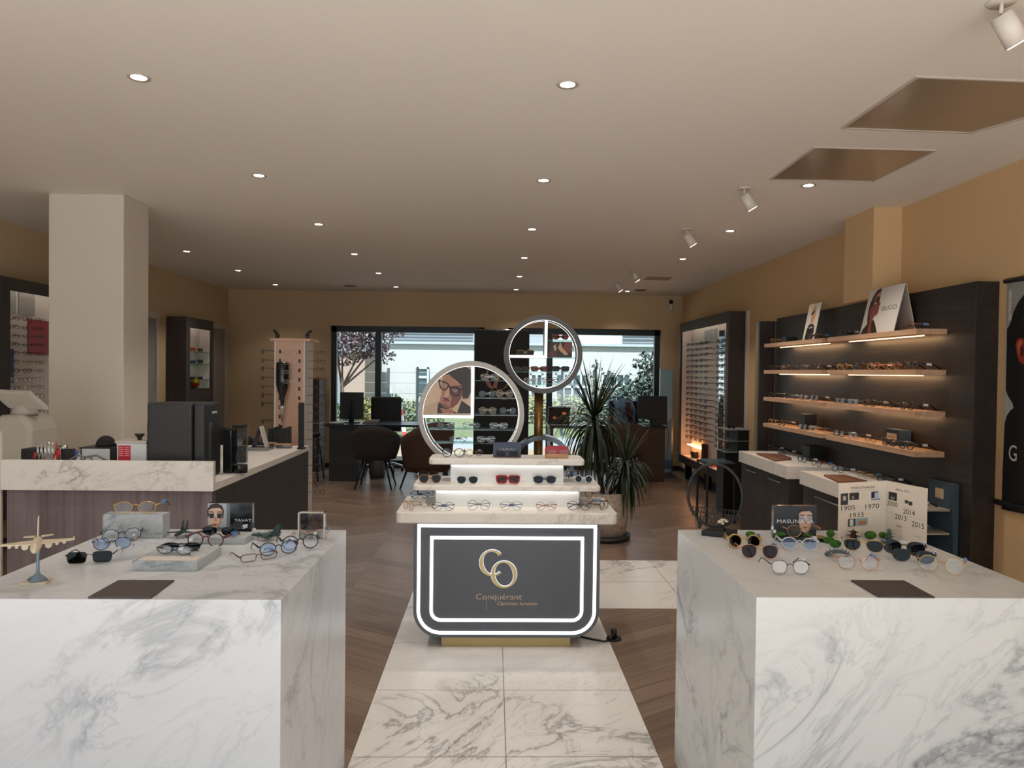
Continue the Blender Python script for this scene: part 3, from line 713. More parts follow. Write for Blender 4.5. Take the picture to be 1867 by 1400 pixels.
# folded timeline card
a0 = ppt(1526, 972); f0 = ppt(1613, 970); yF = 2.70
A = px(1528, 965, Y=2.66); A.z = ZP+.0005; B_ = px(1614, 965, Y=2.735); B_.z = A.z; D_ = px(1689, 985, Y=2.55); D_.z = A.z
ht = px(1614, 876, Y=2.735).z-A.z
card = E('timeline_card', 'cream folded standing card with years and small photos, right podium', 'card', B_)
M_card = mat('card_paper', 'D9CCBC', .7); M_ink = mat('print_dark', '2A2624', .6); M_inkl = mat('print_pale', '9A8F84', .7)
def leaf(P0, P1, name, items, sheet=M_card):
    ex = P1-P0; L = ex.length; n = ex.normalized().cross(Vector((0, 0, 1)))
    MB().prism([(0, 0), (1, 0), (1, 1), (0, 1)], P0, ex, (0, 0, ht), -n*.0015).build(name, sheet, card)
    for (s, u, v, w, h) in items:
        if isinstance(s, str) and not s.startswith('#'):
            txt(s, h*ht, P0+ex*u+Vector((0, 0, v*ht))+n*.0002, ex, (0, 0, 1), M_ink, card, 'lettering', ext=.0003, align='LEFT', width=w*L)
    its = [('2F3434' if s == '#d' else s[1:], [(u, v), (u+w, v), (u+w, v+h), (u, v+h)]) for (s, u, v, w, h) in items if s.startswith('#')]
    if its: pic(P0+n*.0002, ex, (0, 0, ht), its, card, 'printed_photos', .0003)
leaf(A, B_, 'left_leaf', [('MASUNAGA', .25, .875, .5, .045), ('1905', .02, .50, .29, .085), ('1970', .53, .50, .29, .085), ('1933', .21, .36, .28, .085),
    ('#2F3B3A', .04, .60, .155, .21), ('#B8A89C', .09, .68, .06, .08), ('#262626', .22, .68, .2, .13), ('#8A8782', .27, .7, .05, .05), ('#1C2740', .68, .69, .15, .12), ('#A8B0CC', .75, .69, .08, .1), ('#8C8F99', .68, .65, .19, .03),
    ('#C4B8AA', .46, .78, .13, .008), ('#C4B8AA', .46, .74, .13, .008), ('#C4B8AA', .46, .70, .1, .008), ('#A89C90', .25, .84, .5, .008),
    ('#B8AC9E', 0, .475, 1, .004), ('#C4B8AA', .33, .55, .13, .006), ('#C4B8AA', .84, .55, .12, .006), ('#C4B8AA', .52, .41, .17, .006), ('#3A3438', .2, .2, .15, .14), ('#C8C4C4', .23, .21, .08, .12), ('#8FA0A6', .35, .2, .26, .14), ('#B0714F', .42, .22, .16, .07)])
leaf(B_, D_, 'right_leaf', [('Silmo d\'Or', .25, .855, .34, .045), ('2000', .03, .555, .27, .085), ('2014', .44, .47, .28, .09), ('2013', .24, .34, .28, .09), ('2015', .65, .28, .29, .095),
    ('#221E1C', .07, .66, .21, .15), ('#6E6A68', .12, .67, .1, .06), ('#3A3634', .48, .66, .08, .06), ('#3A3634', .57, .64, .09, .07), ('#3A3634', .55, .70, .04, .01), ('#B8AC9E', 0, .43, 1, .004), ('#B3A694', .28, .20, .15, .04), ('#9A9490', .71, .12, .18, .008), ('#B8AC9E', .45, .59, .22, .006), ('#B8AC9E', .3, .14, .14, .006)])

# ---------------- central display ----------------
M_dbody = mat('display_grey', '5E626A', .45); M_dside = mat('display_dark', '3A3B40', .5)
cd_ = E('display_counter', 'grey display counter with two lit outlines and gold letters, three marble tiers', 'display counter', (.065, 4.2, 0))
def uout(x0, x1, z0, z1, r, n=10):
    P = [(x0, z1)] + arc(x0+r, z0+r, r, 180, 270, n) + arc(x1-r, z0+r, r, 270, 360, n) + [(x1, z1)]
    return P
BX0, BX1, BZ0, BZ1, BY0, BY1 = -.423, .585, .057, .6835, 3.96, 4.40
MB().prism(uout(BX0, BX1, BZ0, BZ1, .147, 14), (0, BY0, 0), (1, 0, 0), (0, 0, 1), (0, BY1-BY0, 0)).build('body', M_dbody, cd_)
def strip(i0, w, r, zt, nm):
    A = uout(BX0+i0, BX1-i0, BZ0+i0, zt, r, 14); B = uout(BX0+i0+w, BX1-i0-w, BZ0+i0+w, zt-w, max(r-w, .01), 14)
    MB().band(A, B, (0, BY0-.004, 0), (1, 0, 0), (0, 0, 1), (0, .0035, 0)).build(nm, M_led, cd_)
strip(.019, .017, .128, BZ1-.010, 'light_strip'); strip(.088, .017, .06, BZ1-.075, 'light_strip')
MB().box(-.27, .432, 3.985, 4.37, 0.0005, .0565).build('plinth', mat('brushed_gold_plinth', 'BCA676', .4, .7), cd_)
def slab(x0, x1, y0, y1, z0, z1, r=.03):
    P = arc(x0+r, y0+r, r, 180, 270, 6)+arc(x1-r, y0+r, r, 270, 360, 6)+arc(x1-r, y1-r, r, 0, 90, 6)+arc(x0+r, y1-r, r, 90, 180, 6)
    return MB().prism(P, (0, 0, z0), (1, 0, 0), (0, 1, 0), (0, 0, z1-z0)).build('shelf_slab', M_slab, cd_, bevel=.008)
slab(-.517, .673, 3.914, 4.44, .684, .745); slab(-.443, .600, 4.05, 4.42, .838, .869); slab(-.363, .519, 4.13, 4.36, .972, 1.007)
M_ris = mat('riser_white', 'E6E8E8', .35)
MB().box(-.318, .482, 4.09, 4.40, .7452, .8378).build('riser', M_ris, cd_); MB().box(-.242, .402, 4.18, 4.34, .8692, .9718).build('riser', M_ris, cd_)
MB().box(-.31, .474, 4.081, 4.087, .8345, .8378).build('light_strip', mat('led_under', 'FFFAF4', .5, 0, 7), cd_); MB().box(-.235, .395, 4.171, 4.177, .9685, .9718).build('light_strip', mat('led_under', 'FFFAF4', .5, 0, 7), cd_)
# gold CO emblem: crescent strokes
def cresc(cx, cz, a, b, a0, a1, t0, t1, n=40, rot=0):
    """stroke around an ellipse whose width swells on one side"""
    A, B = [], []
    for i in range(n+1):
        th = R(a0+(a1-a0)*i/n); w = t0+(t1-t0)*(0.5+0.5*math.cos(2*(th-R(rot))))
        A.append((cx+(a)*math.cos(th), cz+(b)*math.sin(th))); B.append((cx+(a-w)*math.cos(th), cz+(b-w)*math.sin(th)))
    return A, B
P_ = lambda x, y: px(730+x/4.445, 930+y/4.445, Y=BY0)
def emblem():
    c = P_(745, 425); o = P_(840, 518)
    for (cc, a, b_, a0, a1, nm, yo) in ((c, .0235, .0265, 48, 312, 'letter_c', 0), (o, .0245, .027, 0, 360, 'letter_o', .001)):
        a = {'letter_c': 105, 'letter_o': 105}[nm]/4.445*BY0/1340; b_ = {'letter_c': 107, 'letter_o': 110}[nm]/4.445*BY0/1340
        A, B = cresc(cc.x, cc.z, a, b_, a0, a1, .008, .021, rot=195)
        bb = MB(); bb.band(A, B, (0, BY0-.010-yo, 0), (1, 0, 0), (0, 0, 1), (0, .004, 0), 0, nm == 'letter_o')
        if nm == 'letter_c':
            for th in (48,):
                e = Vector((cc.x+(a-.003)*math.cos(R(th)), BY0-.008, cc.z+(b_-.003)*math.sin(R(th)))); bb.box(e.x-.001, e.x+.003, e.y-.002, e.y+.002, e.z-.008 if th < 90 else e.z-.002, e.z+.001 if th < 90 else e.z+.010)
        bb.build('emblem_letter', mat('emblem_gold', 'D6BE88', .4, .35), cd_)
        A2, B2 = cresc(cc.x, cc.z, a+.002, b_+.002, a0, a1, .012, .025, rot=195)
        MB().band(A2, B2, (0, BY0-.0032, 0), (1, 0, 0), (0, 0, 1), (0, .0018, 0), 0, nm == 'letter_o').build('emblem_backlight', mat('halo_light', 'E4EEFF', .5, 0, .8), cd_)
emblem()
q = P_(608, 722); q2 = P_(980, 722)
M_gl = mat('letter_gold', 'DCBE9C', .5)
txt('Conquérant', .031, (q.x, BY0-.0005, q.z), (1, 0, 0), (0, 0, 1), M_gl, cd_, align='LEFT', width=q2.x-q.x, ext=.001, fat=-.0003)
q = P_(780, 768); q2 = P_(1112, 768)
txt('Opticien lunetier', .019, (q.x, BY0-.0005, q.z), (1, 0, 0), (0, 0, 1), M_gl, cd_, align='LEFT', width=q2.x-q.x, ext=.001, shear=.25)
q = P_(700, 722); q2 = P_(700, 812); MB().box(q.x-.0006, q.x+.0006, BY0-.0015, BY0-.0002, q2.z, q.z+.01).build('letter_tail', M_gl, cd_)
# cable with plug
a = px(1040, 1166, Y=4.1); e = px(1132, 1166, Z=.03)
cb = E('power_cable', 'black power cable running from the display to a floor socket', 'cable', (e.x, e.y, 0))
zz = .006
MB().tube([(.436, 4.2, zz), (.48, 4.14, zz), (.57, 4.08, zz), (.63, 4.05, zz), (.665, 4.06, .012)], .0055, 8).build('cord', M_black, cb)
MB().cyl((.69, 4.1, .0005), (.69, 4.1, .009), .042, n=24).build('floor_socket', mat('socket', '2C3238', .3, .6), cb)
MB().cyl((.69, 4.1, .009), (.69, 4.1, .055), .017, n=14).cyl((.655, 4.06, .015), (.69, 4.1, .03), .013, n=10).build('plug', M_black, cb)

G3 = 'glasses on the display counter tiers'
def dg(x, y, z, rz, lab, s=1.0, **k):
    p = px(x, y, Z=z+.001); k.setdefault('folded', z < 1 and abs(rz) < 15); return glasses((p.x, p.y, z+.0008), R(rz), lab, G3, s, **k)
zt3, zt2, zt1 = 1.0072, .8692, .7452
dg(826, 834, zt3, 0, 'round black glasses on the top tier, left end', 1.0, shape='round', a=.0255, b=.0235, r=.0022, frame='black', lens='clear')
dg(865, 832, zt3, 20, 'small dark glasses on the top tier behind the round black pair', .9, shape='round', a=.023, b=.021, r=.0013, frame='tort', lens='clear')
dg(925, 834, zt3, 0, 'dark square sunglasses before the navy box on the top tier', 1.0, shape='square', a=.027, b=.017, r=.0018, frame='tort', lens='grey')
dg(1017, 834, zt3, 0, 'thin gold panto glasses before the red case on the top tier', 1.0, shape='panto', a=.024, b=.021, r=.0011, frame='rosegold', lens='clear')
dg(784, 881, zt2, 4, 'amber rimmed brown sunglasses at the left end of the middle tier', 1.0, shape='aviator', a=.0255, b=.0225, r=.0018, frame='amber', lens='brown')
dg(782, 868, zt2, 180, 'dark folded glasses behind the amber sunglasses, middle tier left', .9, shape='square', a=.026, b=.015, r=.0016, frame='black', lens='grey')
dg(852, 882, zt2, 0, 'grey aviator sunglasses with a clear double bridge, middle tier', 1.0, shape='aviator', a=.024, b=.020, r=.0009, frame='silver', lens='greyblue')
dg(926, 882, zt2, 0, 'bright red square sunglasses in the centre of the middle tier', 1.0, shape='square', a=.029, b=.0215, r=.0033, frame='red', lens='rose', gap=.012)
dg(993, 882, zt2, 0, 'dark grey panto sunglasses right of the red pair, middle tier', 1.0, shape='panto', a=.0265, b=.0205, r=.002, frame='grey', lens='grey')
dg(1064, 881, zt2, -10, 'clear rimmed round sunglasses at the right end of the middle tier', 1.0, shape='round', a=.020, b=.020, r=.0024, frame='clear', lens='greyblue')
dg(1056, 868, zt2, 170, 'dark glasses behind the clear rimmed pair, middle tier right', .9, shape='square', a=.026, b=.016, r=.0018, frame='black', lens='blue')
dg(744, 930, zt1, -55, 'tortoise round glasses turned sideways, left end of the lower tier', .95, shape='round', a=.0235, b=.0235, r=.0015, frame='amber', lens='clear')
dg(766, 909, zt1, 12, 'dark blue glasses behind the turned pair, lower tier left', .95, shape='panto', a=.024, b=.021, r=.0015, frame='navy', lens='clear')
dg(808, 931, zt1, 0, 'brown panto glasses, first facing forward on the lower tier', 1.0, shape='panto', a=.024, b=.0205, r=.0013, frame='tort', lens='clear')
dg(873, 930.5, zt1, 0, 'large round thin dark glasses, second facing forward on the lower tier', 1.0, shape='round', a=.0245, b=.0255, r=.0011, frame='gun', lens='clear')
dg(932, 930.5, zt1, 0, 'brown and gold aviator-bridge glasses in the middle of the lower tier', 1.0, shape='aviator', a=.0245, b=.022, r=.0010, frame='tort', lens='clear')
dg(996, 930.5, zt1, 0, 'small round amber glasses, fourth facing forward on the lower tier', .95, shape='round', a=.0235, b=.0215, r=.0015, frame='amber', lens='clear')
dg(1056, 931, zt1, 0, 'round tortoise glasses, fifth facing forward on the lower tier', 1.0, shape='round', a=.0265, b=.0245, r=.0019, frame='tort', lens='clear')
dg(1102, 929, zt1, 58, 'round dark glasses turned sideways, right end of the lower tier', .95, shape='round', a=.0245, b=.0245, r=.0018, frame='tort', lens='clear')
dg(1082, 909, zt1, -30, 'red-brown glasses behind the turned pair, lower tier right', .95, shape='panto', a=.024, b=.021, r=.0017, frame='wine', lens='clear')
p = px(925, 832, Y=4.215)
x0, x1 = px(899, 820, Y=4.215).x, px(950, 820, Y=4.215).x
bx = E('eyewear_box', 'navy blue box with pale letters on the top tier', 'box', (p.x, 4.215, zt3))
MB().box(x0, x1, 4.215, 4.255, zt3+.0005, px(925, 807, Y=4.215).z).build('box_body', mat('navy_card', '182A4C', .35), bx, bevel=.001)
txt('LAZULI', .013, ((x0+x1)/2, 4.2148, 1.047), (1, 0, 0), (0, 0, 1), mat('print_grey_pale', 'A8A49A', .5), bx, width=.088)
x0, x1 = px(994, 820, Y=4.22).x, px(1036, 820, Y=4.22).x
cs = E('glasses_case', 'open tan case with a red domed lid on the top tier', 'case', ((x0+x1)/2, 4.22, zt3))
MB().prism(uout(x0, x1, 0, .022, .012), (0, 4.185, zt3+.0005), (1, 0, 0), (0, 0, 1), (0, .06, 0)).build('tray', mat('tan_leather', 'B58A66', .6), cs, bevel=.002)
MB().prism([(x0, .02), (x1, .02), (x1, .045)]+arc(x1-.02, .045, .02, 0, 90, 6)+arc(x0+.02, .045, .02, 90, 180, 6), (0, 4.225, zt3+.002), (1, 0, 0), (0, 0, 1), (0, .018, 0)).build('lid', mat('red_leather', 'A8202E', .4), cs, bevel=.004)

# ---------------- round ring shelves ----------------
def annulus(cx, cz, ro, ri, y0, y1, n=72):
    return MB().band(circ(cx, cz, ro, n), circ(cx, cz, ri, n), (0, y0, 0), (1, 0, 0), (0, 0, 1), (0, y1-y0, 0))
def ring_display(name, lab, c, ro, band, depth, body, vx, hz, vtop, hleft, shelves):
    y0 = c.y; y1 = c.y+depth
    r = E(name, lab, 'round shelf', (c.x, c.y+depth/2, 0))
    o = annulus(c.x, c.z, ro, ro-band, y0, y1).build('ring', body, r)
    annulus(c.x, c.z, ro-band+.0005, ro-band-.0025, y0-.0005, y0+.002).build('light_strip', M_leds, r)
    annulus(c.x, c.z, ro-band+.0005, ro-band-.0025, y1-.02, y1-.017).build('light_strip', M_leds, r)
    zi = ro-band
    MB().box(vx-.009, vx+.009, y0+.002, y1-.002, hz, c.z+math.sqrt(zi**2-(vx-c.x)**2)-.002).box(c.x-math.sqrt(zi**2-(hz-c.z)**2)+.002, vx+.009, y0+.002, y1-.002, hz-.012, hz+.006).build('divider', M_steel, r)
    MB().box(vx-.0085, vx+.0085, y0-.002, y0+.0015, hz-.011, c.z+math.sqrt(zi**2-(vx-c.x)**2)-.004).box(c.x-math.sqrt(zi**2-(hz-c.z)**2)+.004, vx-.0085, y0-.002, y0+.0015, hz-.011, hz+.005).build('light_strip', M_led, r)
    for z, right in shelves:
        h = math.sqrt(max(zi**2-(z-c.z)**2, .0001))-.003
        xa = vx+.009 if right else c.x-h
        MB().box(xa, c.x+h, y0+.012, y1-.012, z-.003, z+.003).build('glass_shelf', [M_gshelf], r)
    return r
YR1 = 4.56; c1 = px(859, 755, Y=YR1); RO1 = 97*YR1/1340
vx1 = px(861.8, 700, Y=YR1).x; hz1 = px(820, 758.5, Y=YR1).z
zpx = lambda y, Y, x=880: px(x, y, Y=Y).z
ring1 = ring_display('round_shelf', 'beige ring shelf with a portrait and glass shelves, left one', c1, RO1, .031, .16, mat('ring_beige', 'A8A29A', .4, .2), vx1, hz1, 0, 0,
    [(zpx(694, YR1), True), (zpx(726, YR1), True), (zpx(757, YR1), True), (zpx(784, YR1), False), (zpx(809, YR1), False)])
MB().cyl((c1.x, YR1+.08, .0005), (c1.x, YR1+.08, .02), .2, n=36).cyl((c1.x, YR1+.08, .02), (c1.x, YR1+.08, c1.z-RO1+.004), .025, n=20).build('stand', M_steel, ring1)
YR2 = 4.86; c2 = px(990.6, 645.7, Y=YR2); RO2 = 71.8*YR2/1340
vx2 = px(995.6, 610, Y=YR2).x; hz2 = px(960, 649, Y=YR2).z
ring2 = ring_display('round_shelf', 'dark grey ring shelf on a gold pole, right one', c2, RO2, .034, .15, mat('ring_dark', '4A4644', .4, .3), vx2, hz2, 0, 0,
    [(zpx(620, YR2, 990), True), (zpx(652, YR2, 990), True), (zpx(678.5, YR2, 990), False), (zpx(700, YR2, 990), False)])
px2 = px(982, 760, Y=YR2+.07).x
MB().cyl((px2, YR2+.07, .9), (px2, YR2+.07, c2.z-RO2+.01), .030, n=24).build('pole', mat('pole_gold', '9A7A4A', .35, .9), ring2)
MB().cyl((px2, YR2+.07, .02), (px2, YR2+.07, .9), .024, n=24).cyl((px2, YR2+.07, .0005), (px2, YR2+.07, .02), .2, n=36).build('lower_pole', M_chrome, ring2)
cR = px(989, 852, Y=YR2+.0); ra = 58*YR2/1340
MB().band(circ(cR.x, cR.z, ra, 60), circ(cR.x, cR.z, ra-.03, 60), (0, YR2, 0), (1, 0, 0), (0, 0, 1), (0, .14, 0)).build('lower_ring', mat('ring_steel', '6E747A', .2, .8), ring2)
# portrait in ring 1 (shapes given in the plane of the ring)
def rp(pts, Y=YR1+.004): return [((lambda w: (w.x-vx1, w.z-hz1))(px(760+x/7.37, 650+y/7.37, Y=Y))) for x, y in pts]
edge = [(c1.x-vx1+(RO1-.036)*math.cos(R(a)), c1.z-hz1+(RO1-.036)*math.sin(R(a))) for a in range(93, 180, 4)]
edge = [(min(u, -.011), max(v, .008)) for u, v in edge] + [(-(vx1-c1.x)-(RO1-.037), .008), (-.011, .008), (-.011, c1.z-hz1+RO1-.038)]
MB().prism(edge, (vx1, YR1+.012, hz1), (1, 0, 0), (0, 0, 1), (0, .006, 0)).build('portrait_board', M_black, ring1)
items = [('D2B498', edge), ('BFA48C', rp([(95, 765), (110, 670), (300, 590), (270, 765)])),
  ('C0906E', rp([(660, 135), (720, 135), (720, 170), (680, 155)])),
  ('2A2422', rp([(270, 765), (285, 640), (310, 600), (420, 690), (540, 760), (600, 590), (725, 680), (725, 765)])),
  ('2B221F', rp([(345, 260), (400, 220), (480, 160), (560, 135), (640, 130), (722, 170), (725, 480), (690, 560), (620, 570), (560, 350), (420, 240), (360, 310)])),
  ('B07A66', rp([(345, 300), (370, 240), (440, 245), (520, 330), (600, 380), (620, 480), (590, 570), (540, 640), (480, 690), (400, 690), (360, 680), (330, 640), (305, 610), (310, 560), (330, 500), (335, 400)])),
  ('7A4A3E', rp([(470, 400), (600, 380), (620, 480), (590, 570), (540, 640), (480, 690), (440, 690), (470, 560), (440, 480)])),
  ('A8705C', rp([(310, 690), (400, 705), (470, 695), (500, 765), (350, 765)])),
  ('8A5646', rp([(330, 640), (360, 680), (400, 695), (470, 690), (420, 660), (380, 630)])),
  ('D0A08A', rp([(390, 440), (430, 420), (430, 520), (380, 560), (365, 545)])),
  ('A0504A', rp([(335, 575), (370, 570), (430, 600), (400, 620), (350, 605)])),
  ('3A2A26', rp([(345, 550), (380, 548), (440, 590), (430, 600), (370, 568)])),
  ('2A1F1C', rp([(345, 340), (400, 345), (420, 365), (345, 352)])), ('2A1F1C', rp([(470, 400), (540, 405), (560, 430), (480, 412)])),
  ('E0D4CC', rp([(345, 385), (375, 375), (400, 395), (375, 405)])), ('201816', rp([(362, 380), (380, 380), (380, 398), (362, 398)])),
  ('C8B8B0', rp([(480, 450), (515, 440), (545, 462), (510, 475)])), ('201816', rp([(502, 446), (522, 446), (522, 466), (502, 466)]))]
bl = '14100F'
def loop(P, w):
    out = []; n = len(P); cx = sum(p[0] for p in P)/n; cy = sum(p[1] for p in P)/n
    for i in range(n):
        j = (i+1) % n; k = 1-w
        out.append([P[i], P[j], (cx+(P[j][0]-cx)*k, cy+(P[j][1]-cy)*k), (cx+(P[i][0]-cx)*k, cy+(P[i][1]-cy)*k)])
    return out
for Q in ([(285, 305), (420, 355), (435, 390), (400, 450), (375, 460), (310, 425)], [(435, 400), (560, 420), (590, 460), (570, 525), (520, 535), (455, 500)]):
    for s_ in loop(Q, .27): items.append((bl, rp(s_)))
items.append((bl, rp([(420, 370), (450, 400), (450, 425), (415, 395)]))); items.append((bl, rp([(585, 440), (640, 400), (640, 420), (590, 465)])))
pic((vx1, YR1+.0118, hz1), (1, 0, 0), (0, 0, 1), items, ring1, 'portrait', .0012)
# small picture card in ring 2
yy = YR2+.05; x0, x1 = px(1000, 640, Y=yy).x, px(1043, 640, Y=yy).x; zc_ = zpx(652, YR2, 990)+.0035; z1 = px(1020, 622, Y=yy).z
pc = E('picture_card', 'brown picture card standing on a glass shelf of the dark ring', 'card', ((x0+x1)/2, yy, zc_))
MB().box(x0, x1, yy, yy+.004, zc_, z1-.004).build('card_board', mat('card_brown', '3A2420', .5), pc)
W2, H2 = x1-x0, z1-.004-zc_
pic((x0, yy-.0003, zc_), (1, 0, 0), (0, 0, 1), [('5A2A22', [(0, 0), (W2*.3, 0), (W2*.35, H2*.5), (0, H2*.4)]), ('7A3428', [(W2*.6, H2*.4), (W2, H2*.3), (W2, H2*.95), (W2*.7, H2)]), ('C79A7C', [(W2*.4, H2*.6), (W2*.5, H2), (W2*.6, H2*.6), (W2*.85, H2*.2), (W2*.7, H2*.15), (W2*.5, H2*.4)]), ('B0A59A', [(W2*.2, H2*.7), (W2*.3, H2*.85), (W2*.35, H2*.5), (W2*.25, H2*.4)])], pc, 'picture')
# glasses on the rings' shelves
def rg(ring, x, y, rowtxt, n, Y, k, s=.95, rz=0):
    z = zpx(y, Y, x)+.0036; p = px(x, y, Y=Y+.045)
    glasses((p.x, Y+.045, z), R(rz), rowtxt, 'glasses on the %s ring shelves' % ring, s, folded=True, **k)
A_ = dict(shape='round', a=.023, b=.021, r=.0012, frame='gun', lens='clear'); B2_ = dict(shape='panto', a=.024, b=.020, r=.0018, frame='black', lens='clear')
C_ = dict(shape='square', a=.024, b=.018, r=.0016, frame='clear', lens='clear'); D2 = dict(shape='round', a=.024, b=.022, r=.0014, frame='gold', lens='clear')
T = dict(shape='panto', a=.024, b=.020, r=.0018, frame='tort', lens='clear')
for (x, y, k, lab) in [(893, 694, C_, 'crystal glasses alone on the top shelf of the beige ring'), (888, 726, A_, 'thin dark glasses on the second shelf of the beige ring, left pair'), (920, 726, D2, 'gold glasses on the second shelf of the beige ring, right pair'),
    (889, 757, D2, 'gold round glasses on the middle right shelf of the beige ring'), (926, 757, A_, 'silvery glasses beside the gold round ones on the middle shelf of the beige ring'),
    (812, 784, B2_, 'black glasses left on the long shelf of the beige ring'), (860, 784, A_, 'thin glasses in the middle of the long shelf of the beige ring'), (909, 784, C_, 'crystal glasses right on the long shelf of the beige ring'),
    (835, 809, A_, 'thin glasses left on the lowest shelf of the beige ring'), (886, 809, C_, 'crystal glasses right on the lowest shelf of the beige ring')]:
    rg('beige', x, y, lab, 0, YR1, k)
S1 = dict(shape='square', a=.025, b=.017, r=.0024, frame='black', lens='dark'); S2 = dict(shape='square', a=.025, b=.017, r=.0022, frame='wine', lens='rose'); S3 = dict(shape='square', a=.026, b=.017, r=.0026, frame='black', lens='grey')
for (x, y, k, lab) in [(958, 649, dict(shape='square', a=.026, b=.019, r=.0011, frame='gold', lens='green'), 'gold wire sunglasses on the lit divider of the dark ring'), (1022, 620, dict(shape='panto', a=.024, b=.018, r=.002, frame='black', lens='rose'), 'dark glasses with rosy lenses on the top shelf of the dark ring'),
    (950, 678.5, S1, 'black grey-rimmed sunglasses left on the long shelf of the dark ring'), (983, 678.5, S2, 'wine-red sunglasses in the middle of the long shelf of the dark ring'), (1022, 678.5, S3, 'black square sunglasses right on the long shelf of the dark ring'),
    (970, 700, C_, 'pale glasses left on the lowest shelf of the dark ring'), (1003, 700, T, 'dark glasses right on the lowest shelf of the dark ring')]:
    rg('dark', x, y, lab, 0, YR2, k, .92)

# ---------------- reception counter on the left ----------------
ct = E('reception_counter', 'reception counter with pale marble top and grey wood front, left side', 'counter', (-2.0, 4.8, 0))
MB().box(-2.52, -1.465, 3.865, 3.89, 0, .862).build('front_panel', M_greywood, ct)
MB().box(-1.465, -1.448, 3.865, 5.785, 0, .862).build('side_panel', M_charwood, ct)
MB().box(-2.53, -1.466, 3.891, 4.45, 0.0, .10).box(-2.1, -1.466, 4.45, 5.77, 0, .10).build('plinth', M_charwood, ct)
tp = [(-2.53, 3.8605), (-1.446, 3.8605), (-1.446, 5.795), (-2.42, 5.795), (-2.42, 5.16), (-3.3, 5.16), (-3.3, 3.8605)]
MB().prism(tp, (0, 0, .863), (1, 0, 0), (0, 1, 0), (0, 0, .037)).build('worktop', M_cream, ct)
MB().box(-2.53, -1.447, 3.83, 3.86, .862, 1.016).build('upstand', M_cream, ct, bevel=.001)
struct(MB().box(-2.62, -2.535, 3.84, 3.855, 0, 1.16).build('trim_1', M_white))
# mini fridge
fr_ = E('mini_fridge', 'black mini fridge with a silver door window on the counter', 'fridge', (-1.7, 4.06, .9))
MB().box(-1.858, -1.618, 3.98, 4.22, .9005, 1.31).build('body', mat('fridge_black', '26282B', .5), fr_, bevel=.012)
dr = MB().box(-1.612, -1.550, 3.98, 4.22, .9005, 1.31).build('door', mat('fridge_black', '26282B', .5), fr_, bevel=.014)
MB().box(-1.5505, -1.548, 4.045, 4.0755, .93, 1.20).build('door_window', M_steel, dr)
MB().box(-1.5505, -1.549, 4.08, 4.15, 1.250, 1.262).build('badge', mat('print_white', 'E8EAEC', .5), dr)
v = MB()
for k in range(12): v.box(-1.867, -1.8585, 4.0, 4.2, 1.07+k*.012, 1.075+k*.012)
v.build('vent_fins', M_black, fr_)
# water dispenser
p = px(428, 861, Z=.901)
wd_ = E('water_dispenser', 'black appliance with a clear tank beside the mini fridge', 'appliance', (p.x, p.y, .9))
MB().box(p.x-.055, p.x-.0, p.y-.045, p.y+.05, .9005, 1.155).build('body', M_blacks, wd_, bevel=.01)
MB().cyl((p.x+.03, p.y, .9005), (p.x+.03, p.y, .945), .042, n=28).build('foot', M_blacks, wd_)
MB().lathe([(.036, 0), (.044, .0), (.044, .215), (.041, .215), (.036, .012)], (p.x+.03, p.y, .955), 28).build('clear_tank', glassy('tank_clear', 'D6DADC', .14), wd_)
MB().cyl((p.x+.03, p.y, 1.171), (p.x+.03, p.y, 1.178), .046, n=28).build('tank_rim', M_black, wd_)
MB().cyl((p.x+.03, p.y, .96), (p.x+.03, p.y, 1.05), .034, n=20).build('inner_cup', glassy('cup_clear', 'AEB6BA', .12), wd_)
# white box with red label
p = px(240, 842, Y=4.06)
x0, x1 = px(213, 820, Y=4.0).x, px(267, 820, Y=4.0).x
wb = E('heater_box', 'white box with a red printed label and black knob on the counter', 'box', ((x0+x1)/2, 4.05, .9))
zt_ = px(240, 808, Y=4.0).z
MB().box(x0, x1, 4.0, 4.15, .9005, zt_).build('body', mat('appliance_white', 'C9CDD2', .5), wb, bevel=.003)
MB().box(x0-.01, x1, 3.998, 4.15, zt_+.0005, zt_+.012).build('lid', M_trimw, wb)
lb = px(216, 812, Y=4.0); lb2 = px(238, 845, Y=4.0)
MB().box(lb.x, lb2.x, 3.9985, 3.9998, .93, lb.z).build('red_label', mat('label_red', 'B82234', .5), wb)
t_ = MB()
for k in range(5): t_.box(lb.x+.005, lb.x+.026, 3.9975, 3.9984, lb.z-.012-k*.011, lb.z-.009-k*.011).box(lb.x+.034, lb2.x-.006, 3.9975, 3.9984, lb.z-.012-k*.011, lb.z-.009-k*.011)
t_.build('print_lines', mat('print_pink', 'E8A8AC', .5), wb)
MB().lathe([(.012, 0), (.010, .01), (.024, .028), (.026, .034)], (px(253, 800, Y=4.05).x, 4.06, zt_+.0125), 20).build('knob', M_black, wb)
# white carton with black domed cap
x0, x1 = px(149, 820, Y=4.1).x, px(200, 820, Y=4.1).x; z_ = px(170, 818, Y=4.1).z
wc = E('storage_box', 'white and black box on the counter, left of the red-labelled one', 'box', ((x0+x1)/2, 4.2, .9))
MB().box(x0, x1, 4.1, 4.103, .9005, z_).build('front_plate', mat('appliance_white', 'C9CDD2', .5), wc); MB().box(x0-.008, x1+.04, 4.1035, 4.28, .9005, z_).build('body', M_black, wc)
MB().box(x0-.015, x1+.045, 4.098, 4.285, z_+.0005, z_+.006).build('lid', M_black, wc)
c = px(193, 818, Y=4.2)
cp = E('baseball_cap', 'black cap lying on top of the white and black box', 'cap', (c.x, 4.2, z_+.006))
MB().lathe([(.052*math.cos(R(k)), .058*math.sin(R(k))) for k in range(0, 91, 10)], (c.x, 4.2, z_+.0068), 24).build('crown', mat('cap_fabric', '1B1A19', .9), cp)
